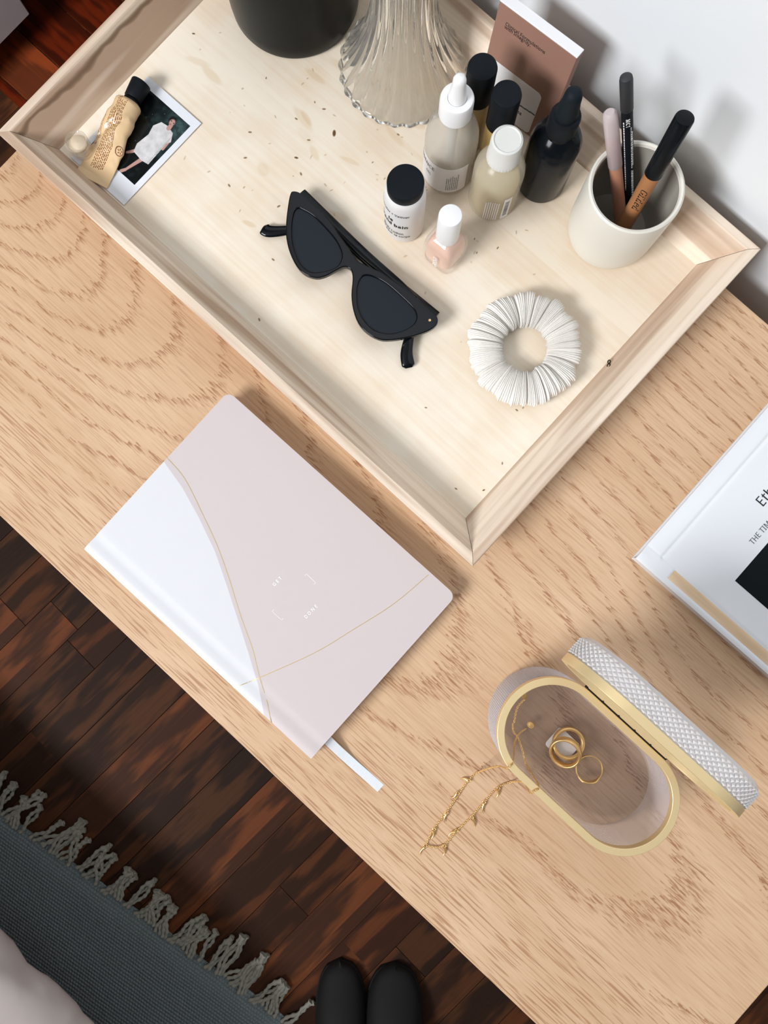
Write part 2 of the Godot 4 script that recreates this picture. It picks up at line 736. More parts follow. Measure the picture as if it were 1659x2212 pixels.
func weave_images() -> Array:
	var s := 512
	var n := 16                                   # stitches each way
	var hgt := Image.create_empty(s, s, false, Image.FORMAT_L8)
	var col := Image.create_empty(s, s, false, Image.FORMAT_RGB8)
	var fuzz := noise(s, s, 1, 1, 0.08, 71, 3)
	var cell := float(s) / n
	for y in s:
		for x in s:
			var row := int(y / cell)
			var fx := fposmod(x / cell + (0.5 if row % 2 == 1 else 0.0), 1.0) - 0.5
			var fy := fposmod(y / cell, 1.0) - 0.5
			var d := sqrt(fx * fx * 3.6 + fy * fy * 5.2)
			var hh := clampf(1.0 - d, 0.0, 1.0)
			hh = sqrt(hh)
			var z := fuzz[y * s + x] / 255.0
			hgt.set_pixel(x, y, Color(hh * 0.8 + z * 0.2, 0, 0))
			var c := Color(0.44, 0.49, 0.50).lerp(Color(0.66, 0.70, 0.70), z * 0.7 + hh * 0.3)
			col.set_pixel(x, y, c)
	return [ImageTexture.create_from_image(hgt), ImageTexture.create_from_image(col)]


func build_materials() -> void:
	mat("wall", Color(0.91, 0.925, 0.935), 0.75)
	mat("ceiling", Color(0.64, 0.635, 0.63), 0.9)
	mat("other_wall", Color(0.30, 0.295, 0.29), 0.9)
	var oak := mat("oak", Color.WHITE, 0.46)
	oak.albedo_texture = oak_texture()
	oak.metallic_specular = 0.4
	mat("oak_plain", Color(0.83, 0.68, 0.53), 0.5)
	var tf := mat("tray_floor", Color.WHITE, 0.55)
	tf.albedo_texture = tray_floor_texture()
	tf.metallic_specular = 0.4
	var ts := mat("tray_side", Color.WHITE, 0.6)
	ts.albedo_texture = tray_side_texture()
	ts.metallic_specular = 0.35
	var t1 := plank_texture(101)
	var t2 := plank_texture(202)
	var t3 := plank_texture(303, 40.0)
	var tints := [Color(0.70, 0.68, 0.66), Color(0.84, 0.76, 0.70), Color(0.66, 0.66, 0.65), Color(0.95, 0.86, 0.78), Color(0.76, 0.70, 0.64), Color(0.72, 0.70, 0.68)]
	for i in 6:
		var m := mat("plank_%d" % i, tints[i], 0.6)
		m.albedo_texture = t1 if i % 2 == 0 else t2
		m.uv1_scale = Vector3(5, 1, 1)
		m.uv1_offset = Vector3(i * 0.31, i * 0.17, 0)
		m.metallic_specular = 0.25
	for i in 3:  # border boards: the stronger light on this floor is put into the colour
		var rd := mat("lit_red_plank_%d" % i, [Color(1.0, 0.60, 0.40), Color(0.95, 0.55, 0.36), Color(1.0, 0.66, 0.46)][i], 0.55)
		rd.albedo_texture = t1 if i == 1 else t3
		rd.uv1_scale = Vector3(5, 1, 1)
		rd.uv1_offset = Vector3(i * 0.4, i * 0.3, 0)
		rd.metallic_specular = 0.25
	mat("floor_base", Color(0.10, 0.07, 0.05), 0.8)
	var wv := weave_images()
	var rug := mat("rug", Color.WHITE, 0.95)
	rug.albedo_texture = wv[1]
	rug.heightmap_enabled = false
	var hn: Image = (wv[0] as ImageTexture).get_image()
	hn.convert(Image.FORMAT_RGBA8)
	hn.bump_map_to_normal_map(12.0)
	rug.normal_enabled = true
	rug.normal_texture = ImageTexture.create_from_image(hn)
	rug.normal_scale = 1.0
	rug.uv1_scale = Vector3(12.5, 12.5, 1)
	rug.metallic_specular = 0.1
	mat("fringe", Color(0.66, 0.65, 0.60), 0.95, 0.0, 0.1)
	mat("sheet", Color(0.87, 0.83, 0.81), 0.9, 0.0, 0.2)
	mat("black_frame", Color(0.03, 0.03, 0.035), 0.6)
	mat("cabinet", Color(0.84, 0.83, 0.84), 0.5)
	mat("shoe", Color(0.03, 0.03, 0.032), 0.75)
	mat("sole", Color(0.025, 0.025, 0.028), 0.8)
	mat("white_cover", Color(0.90, 0.91, 0.925), 0.35)
	mat("paper", Color(0.93, 0.915, 0.89), 0.8)
	mat("white_print", Color(0.97, 0.96, 0.95), 0.35)
	mat("ink", Color(0.05, 0.07, 0.08), 0.5)
	mat("ink_grey", Color(0.32, 0.36, 0.39), 0.5)
	mat("photo_black", Color(0.06, 0.085, 0.10), 0.4, 0.0, 0.2)
	mat("ribbon", Color(0.91, 0.925, 0.94), 0.55)
	mat("gold", Color(0.95, 0.80, 0.55), 0.28, 0.72)
	mat("gold_foil", Color(0.90, 0.80, 0.60), 0.30, 0.7)
	mat("brass", Color(0.96, 0.86, 0.66), 0.40, 0.5)
	mat("gap_shade", Color(0.02, 0.018, 0.016), 0.8)
	milky("cut_glass", Color(0.86, 0.83, 0.835, 0.40), 0.26)
	milky("base_glass", Color(0.60, 0.565, 0.57, 0.17), 0.26)
	milky("lid_glass", Color(0.90, 0.89, 0.89, 0.66), 0.26)
	mats["lid_glass"].metallic_specular = 0.7
	glass("vase_glass", Color(0.99, 0.985, 0.965), 0.0, 0.045, 0.06)
	mat("clear_glass", Color(0.82, 0.77, 0.68, 0.22), 0.03)
	mats["clear_glass"].transparency = BaseMaterial3D.TRANSPARENCY_ALPHA
	milky("frosted", Color(0.84, 0.81, 0.76, 0.46), 0.27)
	milky("frosted_yellow", Color(0.90, 0.87, 0.78, 0.42), 0.27)
	milky("pale_liquid", Color(0.89, 0.79, 0.55, 0.40), 0.3)
	milky("amber_liquid", Color(0.72, 0.60, 0.36, 0.85), 0.27)
	mat("polish", Color(0.92, 0.77, 0.69), 0.3)
	mat("polish_glass", Color(0.98, 0.93, 0.90, 0.08), 0.02)
	mats["polish_glass"].transparency = BaseMaterial3D.TRANSPARENCY_ALPHA
	mat("vessel", Color(0.06, 0.07, 0.07), 0.3, 0.0, 0.26)
	mat("vessel_inside", Color(0.09, 0.06, 0.04), 0.4)
	mat("black_plastic", Color(0.075, 0.095, 0.115), 0.5, 0.0, 0.25)
	mat("black_gloss", Color(0.06, 0.075, 0.09), 0.16, 0.0, 0.24)
	mat("black_rubber", Color(0.09, 0.12, 0.14), 0.6, 0.0, 0.25)
	mat("grey_cap", Color(0.17, 0.18, 0.19), 0.6)
	mat("white_plastic", Color(0.93, 0.93, 0.93), 0.35)
	mat("white_cap", Color(0.94, 0.94, 0.94), 0.28)
	mat("milky_cap", Color(0.86, 0.86, 0.84), 0.38)
	mat("label_white", Color(0.90, 0.89, 0.89), 0.5)
	mat("lotion", Color(0.91, 0.905, 0.90), 0.32)
	mat("ceramic", Color(0.89, 0.875, 0.83), 0.35)
	mat("ceramic_inside_shaded", Color(0.64, 0.62, 0.58), 0.5)
	mat("carton_brown", Color(0.60, 0.45, 0.39), 0.55)
	mat("carton_white", Color(0.93, 0.93, 0.94), 0.5)
	mat("gloss_orange", Color(0.68, 0.47, 0.31), 0.25)
	mat("pencil_orange", Color(0.78, 0.55, 0.44), 0.4)
	glass("clear_cap", Color(0.93, 0.88, 0.88), 0.3, 0.03, 0.55)
	mat("pink_lip", Color(0.82, 0.62, 0.57), 0.4)
	mat("acetate", Color(0.04, 0.055, 0.07), 0.12, 0.0, 0.36)
	mat("lens", Color(0.08, 0.11, 0.14), 0.08, 0.0, 0.3)
	mat("silver", Color(0.8, 0.8, 0.78), 0.2, 1.0)
	var cl := mat("scrunchie", Color(0.92, 0.905, 0.88), 0.9, 0.0, 0.2)
	cl.rim_enabled = true
	cl.rim = 0.2
	mat("cream_tube", Color(0.88, 0.76, 0.60), 0.28)
	mat("photo_white", Color(0.90, 0.91, 0.93), 0.3)
	mat("cream_disc", Color(0.82, 0.75, 0.65), 0.5)
	mat("dark_metal", Color(0.2, 0.16, 0.1), 0.4, 0.8)
	mat("pane", Color(0.9, 0.95, 1.0, 0.06), 0.02)
	mats["pane"].transparency = BaseMaterial3D.TRANSPARENCY_ALPHA
	mat("white_paint", Color(0.88, 0.88, 0.87), 0.4)
	var pb := mat("pine_print", Color(0.93, 0.83, 0.71), 0.45)
	pb.albedo_texture = plain_pine()


func plain_pine() -> ImageTexture:
	var w := 512
	var h := 64
	var fibre := noise(w, h, 12, 1, 0.05, 91, 3)
	var out := PackedByteArray()
	out.resize(w * h * 3)
	for k in w * h:
		var t := fibre[k] / 255.0
		out[k * 3] = int(lerpf(225.0, 255.0, t))
		out[k * 3 + 1] = int(lerpf(215.0, 252.0, t))
		out[k * 3 + 2] = int(lerpf(200.0, 245.0, t))
	return texture_of(out, w, h)


# ---------------------------------------------------------------- the room

func build_room() -> void:
	var x0 := -1.95
	var x1 := 1.75
	var z1 := 1.8
	var hgt := 2.9
	var mid := (x0 + x1) * 0.5
	var zc := (WALL_Z + z1) * 0.5
	var zb := -1.3                        # the passage beyond the wall's end
	struct("wall_back", box_mesh(Vector3((x1 - 0.60) * 0.5, hgt * 0.5, WALL_Z - 0.05), Vector3(x1 + 0.60, hgt, 0.1), 0.001), mats.wall)
	struct("wall_passage", box_mesh(Vector3((x0 - 0.50) * 0.5, hgt * 0.5, zb - 0.05), Vector3(-0.50 - x0, hgt, 0.1), 0.001), mats.other_wall)
	struct("wall_corner", box_mesh(Vector3(-0.55, hgt * 0.5, (zb + WALL_Z) * 0.5 - 0.05), Vector3(0.1, hgt, WALL_Z - zb - 0.1), 0.001), mats.other_wall)
	struct("wall_left", box_mesh(Vector3(x0 - 0.05, hgt * 0.5, (zb + z1) * 0.5), Vector3(0.1, hgt, z1 - zb), 0.001), mats.other_wall)
	struct("wall_right", box_mesh(Vector3(x1 + 0.05, hgt * 0.5, zc), Vector3(0.1, hgt, z1 - WALL_Z), 0.001), mats.other_wall)
	struct("ceiling", box_mesh(Vector3(mid, hgt + 0.05, (zb + z1) * 0.5), Vector3(x1 - x0 + 0.2, 0.1, z1 - zb + 0.2), 0.001), mats.ceiling)
	# front wall round the window
	var wx0 := -1.10
	var wx1 := 0.0
	var wy0 := 1.87
	var wy1 := 2.73
	var mb := MB.new()
	bevel_box(mb, Vector3((x0 + wx0) * 0.5, hgt * 0.5, z1 + 0.05), Vector3(wx0 - x0 + 0.2, hgt + 0.2, 0.1))
	bevel_box(mb, Vector3((wx1 + x1) * 0.5, hgt * 0.5, z1 + 0.05), Vector3(x1 - wx1 + 0.2, hgt + 0.2, 0.1))
	bevel_box(mb, Vector3((wx0 + wx1) * 0.5, wy0 * 0.5 - 0.05, z1 + 0.05), Vector3(wx1 - wx0, wy0 + 0.1, 0.1))
	bevel_box(mb, Vector3((wx0 + wx1) * 0.5, (wy1 + hgt) * 0.5 + 0.05, z1 + 0.05), Vector3(wx1 - wx0, hgt - wy1 + 0.1, 0.1))
	struct("wall_front", mb.mesh(), mats.other_wall)
	var win := Node3D.new()
	win.name = "window_1"
	win.set_meta("kind", "structure")
	win.position = Vector3((wx0 + wx1) * 0.5, wy0, z1 + 0.06)
	add_child(win)
	var w := wx1 - wx0
	var h := wy1 - wy0
	var fr := MB.new()
	for s in [-1, 1]:
		bevel_box(fr, Vector3(s * (w * 0.5 - 0.02), h * 0.5, 0), Vector3(0.04, h, 0.05), 0.004)
	bevel_box(fr, Vector3(0, 0.02, 0), Vector3(w - 0.08, 0.04, 0.05), 0.004)
	bevel_box(fr, Vector3(0, h - 0.02, 0), Vector3(w - 0.08, 0.04, 0.05), 0.004)
	part("frame", fr.mesh(), mats.white_paint, win)
	part("pane", box_mesh(Vector3(0, h * 0.5, 0.01), Vector3(w - 0.08, h - 0.08, 0.004), 0.0005), mats.pane, win)


func build_floor() -> void:
	var fl := Node3D.new()
	fl.name = "floor"
	fl.set_meta("kind", "structure")
	add_child(fl)
	part("subfloor", box_mesh(Vector3(-0.1, -0.06, 0.25), Vector3(3.7, 0.095, 3.1), 0.001), mats.floor_base, fl)
	var r := RandomNumberGenerator.new()
	r.seed = 23
	# the field: strips that run away from the wall
	var wid := 0.0655
	var turn := Basis(Vector3.UP, -0.05)
	var shapes := {}
	for c in 38:
		var x := -1.32 + c * wid
		var z := -0.20 - r.randf() * 0.7
		while z < 1.15:
			var l: float = [0.46, 0.62, 0.78, 0.94][r.randi() % 4]
			var z2 := z + l
			if z2 > -0.16:
				if not shapes.has(l):
					shapes[l] = box_mesh(Vector3.ZERO, Vector3(wid - 0.0005, 0.012, l - 0.0005), 0.0005, 1.0)
				var p := Vector3(x, -0.006, (z + z2) * 0.5)
				var m: Material = mats["plank_%d" % (r.randi() % 6)]
				part("plank", shapes[l], m, fl, Transform3D(turn, turn * (p - Vector3(0, 0, 0.4)) + Vector3(0, 0, 0.4)))
			z = z2
	# the border along the back wall: a thin strip and two boards that run along it
	for row in [[-0.1565, 0.018], [-0.2362, 0.0793], [-0.3155, 0.0789], [-0.3948, 0.0789], [-0.4741, 0.0789], [-0.5534, 0.0789]]:
		for k in (6 if row[0] > -0.32 else 3):
			var m2: Material = mats["lit_red_plank_%d" % ((k + int(row[1] * 1000)) % 3)]
			var mesh := box_mesh(Vector3.ZERO, Vector3(row[1] - 0.0012, 0.0135, 0.418), 0.0012, 1.0)
			part("plank", mesh, m2, fl, Transform3D(Basis(Vector3.UP, PI / 2), Vector3(-1.45 + k * 0.42, -0.0052, row[0] + row[1] * 0.5)))


func build_desk() -> void:
	var d := thing("desk", "light oak desk that carries the tray, the notebook and the glass jewellery box", "desk")
	var x0 := -0.3927
	var x1 := 0.3653
	var z0 := -0.2935
	var z1 := 0.1595
	var mb := MB.new()
	plate(mb, [PackedVector2Array([Vector2(x0, z0), Vector2(x0 + 0.1, z0), Vector2(x1 - 0.1, z0), Vector2(x1, z0), Vector2(x1, z0 + 0.05), Vector2(x1, z1 - 0.05), Vector2(x1, z1), Vector2(x1 - 0.1, z1), Vector2(x0 + 0.1, z1), Vector2(x0, z1), Vector2(x0, z1 - 0.05), Vector2(x0, z0 + 0.05)])],
		T - 0.024, T, 0.0008, Vector2(x0, z0), Vector2(x1 - x0, z1 - z0))
	part("tabletop", mb.mesh(), mats.oak, d)
	for sx in [x0 + 0.035, x1 - 0.035]:
		for sz in [z0 + 0.035, z1 - 0.035]:
			part("leg", box_mesh(Vector3(sx, (T - 0.024) * 0.5, sz), Vector3(0.04, T - 0.024, 0.04), 0.002), mats.oak_plain, d)
	for sz in [z0 + 0.035, z1 - 0.035]:
		part("apron", box_mesh(Vector3((x0 + x1) * 0.5, T - 0.054, sz), Vector3(x1 - x0 - 0.112, 0.06, 0.018), 0.001), mats.oak_plain, d)


func build_bed() -> void:
	var b := thing("bed", "low bed with a wrinkled pale sheet whose edge hangs beside the rug", "bed", Vector3(-0.75, 0, 0.71))
	# cross-section of the hanging sheet: from the hem up and over the mattress
	var prof := pairs([0.030, 0.215, 0.010, 0.220, 0.0, 0.230, 0.004, 0.247, 0.022, 0.272, 0.06, 0.30, 0.12, 0.345, 0.20, 0.40, 0.30, 0.435, 0.5, 0.45, 0.8, 0.455, 1.02, 0.455])
	var nz := FastNoiseLite.new()
	nz.seed = 4
	nz.frequency = 7.0
	nz.fractal_octaves = 3
	var rows := []
	for i in 121:
		var x := -0.95 + 1.98 * i / 120.0
		var row := PackedVector3Array()
		for s in prof.size() * 3 - 2:
			var k := s / 3
			var a: Vector2 = prof[k]
			var q := a
			if s % 3 > 0:
				q = a.cubic_interpolate(prof[k + 1], prof[maxi(k - 1, 0)], prof[mini(k + 2, prof.size() - 1)], (s % 3) / 3.0)
			var fold := nz.get_noise_3d(x, q.y * 1.5, q.x * 0.8)
			row.append(Vector3(x, q.y + fold * 0.012, q.x + fold * 0.016 + 0.03 * pow(clampf((x - 0.8) / 0.25, 0.0, 1.0), 2.0)))
		rows.append(row)
	var mb := MB.new()
	sheet(mb, rows, false, false, -1.0)
	part("sheet", mb.mesh(), mats.sheet, b)
	part("mattress", box_mesh(Vector3(0.03, 0.275, 0.60), Vector3(1.9, 0.31, 0.82), 0.03), mats.sheet, b)
	part("frame", box_mesh(Vector3(0.03, 0.07, 0.62), Vector3(1.86, 0.09, 0.78), 0.004), mats.black_frame, b)


func build_cabinet() -> void:
	var c := thing("cabinet", "white cabinet standing on the red floor beyond the desk's end", "cabinet", Vector3(-1.26, 0, 0.05))
	part("body", box_mesh(Vector3(0, 0.33, 0), Vector3(0.40, 0.54, 0.62), 0.004), mats.cabinet, c)
	part("plinth", box_mesh(Vector3(-0.02, 0.03, 0), Vector3(0.33, 0.06, 0.56), 0.002), mats.black_frame, c)
	part("door", box_mesh(Vector3(0.208, 0.33, 0.0), Vector3(0.016, 0.53, 0.615), 0.002), mats.cabinet, c)


func build_rug() -> void:
	var g := thing("rug", "blue-grey woven rug with a knotted fringe lying between bed and desk", "rug", Vector3(-0.19, 0.0, 0.739), 0.135)
	var nz := FastNoiseLite.new()
	nz.seed = 9
	nz.frequency = 9.0
	var rows := []
	for i in 91:
		var x := -0.75 + 1.33 * i / 90.0
		var row := PackedVector3Array()
		for j in 43:
			var z := 0.66 * j / 40.0
			var y := 0.010 + nz.get_noise_2d(x, z) * 0.002
			if j == 0:
				y = 0.001
			z += nz.get_noise_2d(x * 2.0, 7.0) * 0.006
			row.append(Vector3(x, y, z - 0.0165 if j > 0 else z - 0.017))
		rows.append(row)
	var mb := MB.new()
	sheet(mb, rows, false, false, -1.0)
	for k in mb.v.size():
		mb.t[k] = Vector2(mb.v[k].x, mb.v[k].z)
	part("woven_body", mb.mesh(), mats.rug, g)
	var r := RandomNumberGenerator.new()
	r.seed = 77
	var kinds := []
	for k in 8:
		var tb := MB.new()
		var lean := r.randf_range(-0.35, 0.45)
		var ln := r.randf_range(0.045, 0.072)
		var strands := 2 + k % 3
		for s in strands:
			var off := (s - (strands - 1) * 0.5) * 0.0050
			var spread := r.randf_range(-0.006, 0.006)
			var ph := r.randf_range(0.0, 6.0)
			var pts := []
			for q in 7:
				var t := q / 6.0
				pts.append(Vector3(off * (1.0 - t * 0.2) + spread * t + lean * ln * t + sin(t * 7.0 + ph) * 0.0034, 0.0060 + sin(t * 3.0 + ph) * 0.002 + (0.002 if s % 2 == 0 else 0.0), -ln * t))
			var path := smooth_path(pts, 5)
			var ra := PackedFloat32Array()
			for q in path.size():
				var t2 := float(q) / (path.size() - 1)
				ra.append(0.0030 * (1.0 + 0.22 * sin(t2 * 40.0)) * (1.3 if t2 > 0.8 else 1.0))
			tube(tb, path, ra, ra, 7)
		# the soft knot at the end
		var kn := MB.new()
		lathe(kn, mm([0, -3, 2.5, -2.4, 3.6, 0, 2.5, 2.4, 0, 3]), 10)
		tb.join(kn, Transform3D(Basis(), Vector3(lean * ln, 0.0062, -ln * 0.97)))
		kinds.append(tb.mesh())
	var x := -0.66
	while x < 0.57:
		var tk: Mesh = kinds[r.randi() % kinds.size()]
		part("tassel", tk, mats.fringe, g, Transform3D(Basis(Vector3.UP, r.randf_range(-0.25, 0.25)), Vector3(x, 0, -0.012 + r.randf_range(-0.004, 0.004))))
		x += r.randf_range(0.013, 0.024)


func build_shoes() -> void:
	for k in 2:
		var s := thing("shoe", ["black soft shoe with its toe towards the desk, nearer the rug", "black soft shoe with its toe towards the desk, nearer the desk"][k], "shoe", [Vector3(0.3570, 0, 0.522), Vector3(0.4290, 0, 0.462)][k], 0.80 if k == 0 else 0.68, "shoes of the person taking the photograph")
		var rows := []
		var flip := 1.0 if k == 0 else -1.0
		for i in 25:
			var t := i / 24.0
			var z := 0.262 * (t - sin(t * TAU) * 0.035)
			var w := (0.040 if k == 0 else 0.045) * pow(maxf(1.0 - pow(absf(t - 0.42) / 0.58, 2.6), 0.0), 0.55) * (1.0 - 0.18 * smoothstep(0.45, 0.75, t))
			if t < 0.42:
				w = (0.040 if k == 0 else 0.045) * pow(maxf(1.0 - pow((0.42 - t) / 0.42, 2.4), 0.0), 0.5)
			var h := 0.026 + 0.045 * smoothstep(0.0, 0.55, t) + 0.012 * smoothstep(0.6, 1.0, t)
			h *= pow(clampf(sin(PI * clampf(t, 0.002, 0.998)), 0.0, 1.0), 0.25)
			var row := PackedVector3Array()
			for j in 17:
				var a := PI * j / 16.0
				row.append(Vector3(-cos(a) * w + flip * 0.006 * (0.5 - t), 0.006 + pow(sin(a), 0.7) * h, z))
			rows.append(row)
		var mb := MB.new()
		sheet(mb, rows, false, false, outward(rows, Vector3(0, -1, 0)))
		part("upper", mb.mesh(), mats.shoe, s)
		var ol := PackedVector2Array()
		for i in 25:
			ol.append(Vector2(rows[i][16].x + 0.0015, rows[i][16].z))
		for i in range(24, -1, -1):
			if absf(rows[i][0].x - rows[i][16].x) > 0.002:
				ol.append(Vector2(rows[i][0].x - 0.0015, rows[i][0].z))
		var sb := MB.new()
		plate(sb, [ol], 0.0, 0.010, 0.001)
		part("sole", sb.mesh(), mats.sole, s)


# ---------------------------------------------------------------- tray

func rect_at(x0: float, x1: float, z0: float, z1: float, y: float) -> PackedVector3Array:
	return PackedVector3Array([Vector3(x0, y, z1), Vector3(x1, y, z1), Vector3(x1, y, z0), Vector3(x0, y, z0)])


func build_tray() -> void:
	var t := thing("tray", "shallow pale wooden tray with flared sides holding toiletries and sunglasses", "tray", Vector3(0, T, 0))
	var mb := MB.new()
	plate(mb, [PackedVector2Array([Vector2(-0.3700, -0.2925), Vector2(0.0195, -0.2925), Vector2(0.0195, -0.0500), Vector2(-0.3700, -0.0500)])], 0.0004, F - T, 0.0002, Vector2(-0.372, -0.295), Vector2(0.394, 0.248))
	part("base_board", mb.mesh(), mats.tray_floor, t)
	# cross-section, from the outer foot over the rim to the inner foot
	var sec := [
		rect_at(-0.3725, 0.0225, -0.2955, -0.0470, 0.0004),
		rect_at(-0.3888, 0.0391, -0.3118, -0.0316, 0.0292),
		rect_at(-0.3882, 0.0385, -0.3112, -0.0322, 0.0300),
		rect_at(-0.3828, 0.0331, -0.3058, -0.0379, 0.0300),
		rect_at(-0.3820, 0.0323, -0.3050, -0.0387, 0.0293),
		rect_at(-0.3658, 0.0155, -0.2885, -0.0540, 0.0058)]
	for side in 4:
		var sb := MB.new()
		for k in 5:
			var a: Vector3 = sec[k][side]
			var b: Vector3 = sec[k][(side + 1) % 4]
			var c: Vector3 = sec[k + 1][(side + 1) % 4]
			var d: Vector3 = sec[k + 1][side]
			var along := (b - a).normalized()
			a += along * 0.00018
			b -= along * 0.00018
			c -= along * 0.00018
			d += along * 0.00018
			var q := (b - a).cross(d - a).normalized()
			var mid := (a + b + c + d) * 0.25
			var want := Vector3.UP if k in [1, 2, 3] else (Vector3(mid.x + 0.175, 0, mid.z + 0.171) * (1.0 if k == 0 else -1.0))
			if q.dot(want) < 0.0:
				q = -q
			var band := [1, 0, 3, 2][side] as int
			var v0: float = (band + 0.04 + 0.92 * [0.0, 0.36, 0.38, 0.5, 0.52, 1.0][k]) / 4.0
			var v1: float = (band + 0.04 + 0.92 * [0.0, 0.36, 0.38, 0.5, 0.52, 1.0][k + 1]) / 4.0
			var len := (b - a).length() / 0.43
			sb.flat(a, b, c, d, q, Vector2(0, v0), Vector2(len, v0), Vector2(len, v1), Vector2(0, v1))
		# the mitred ends
		for e in 2:
			var ce := (side + e) % 4
			var al: Vector3 = (sec[0][(side + 1) % 4] - sec[0][side]).normalized() * (0.00018 if e == 0 else -0.00018)
			var first := sb.v.size()
			var nn := -al.normalized()
			for k in 6:
				sb.add(sec[k][ce] + al, nn, Vector2(0.01, 0.3))
			for k in range(1, 5):
				sb.tri(first, first + k, first + k + 1)
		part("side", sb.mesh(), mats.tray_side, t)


# ---------------------------------------------------------------- notebook and book

func cover_texture() -> ImageTexture:
	var w := 1200
	var h := 840
	var im := Image.create_empty(w, h, false, Image.FORMAT_RGB8)
	# white field: everything on the spine side of this arc; x along the long side, z towards the spine (metres from the middle)
	var arc := pairs([-0.1610, 0.0530, -0.1554, 0.0545, -0.1378, 0.0582, -0.1160, 0.0655, -0.0922, 0.0750, -0.0708, 0.0865, -0.0485, 0.0990, -0.0306, 0.1092, -0.0117, 0.1204, 0.0007, 0.1293, 0.0060, 0.1340, 0.0075, 0.1400])
	var nz := noise(w, h, 1, 1, 0.25, 13, 2)
	for x in w:
		var wx := (float(x) / w - 0.5) * 0.2045 - 0.0563
		var z := 1.0
		for k in arc.size() - 1:
			if wx >= arc[k].x and wx <= arc[k + 1].x:
				z = lerpf(arc[k].y, arc[k + 1].y, (wx - arc[k].x) / (arc[k + 1].x - arc[k].x))
		for y in h:
			var wz := (float(y) / h - 0.5) * 0.1425 + 0.0613
			var g := (nz[y * w + x] / 255.0 - 0.5) * 0.012
			var c := Color(0.825, 0.778, 0.772)
			if wz > z:
				c = Color(0.865, 0.868, 0.878)
			elif wz > z - 0.0042 - 0.02 * clampf((-0.12 - wx) * 5.0, 0.0, 0.05):
				c = Color(0.81, 0.772, 0.772)
			im.set_pixel(x, y, Color(c.r + g, c.g + g, c.b + g))
	return ImageTexture.create_from_image(im)


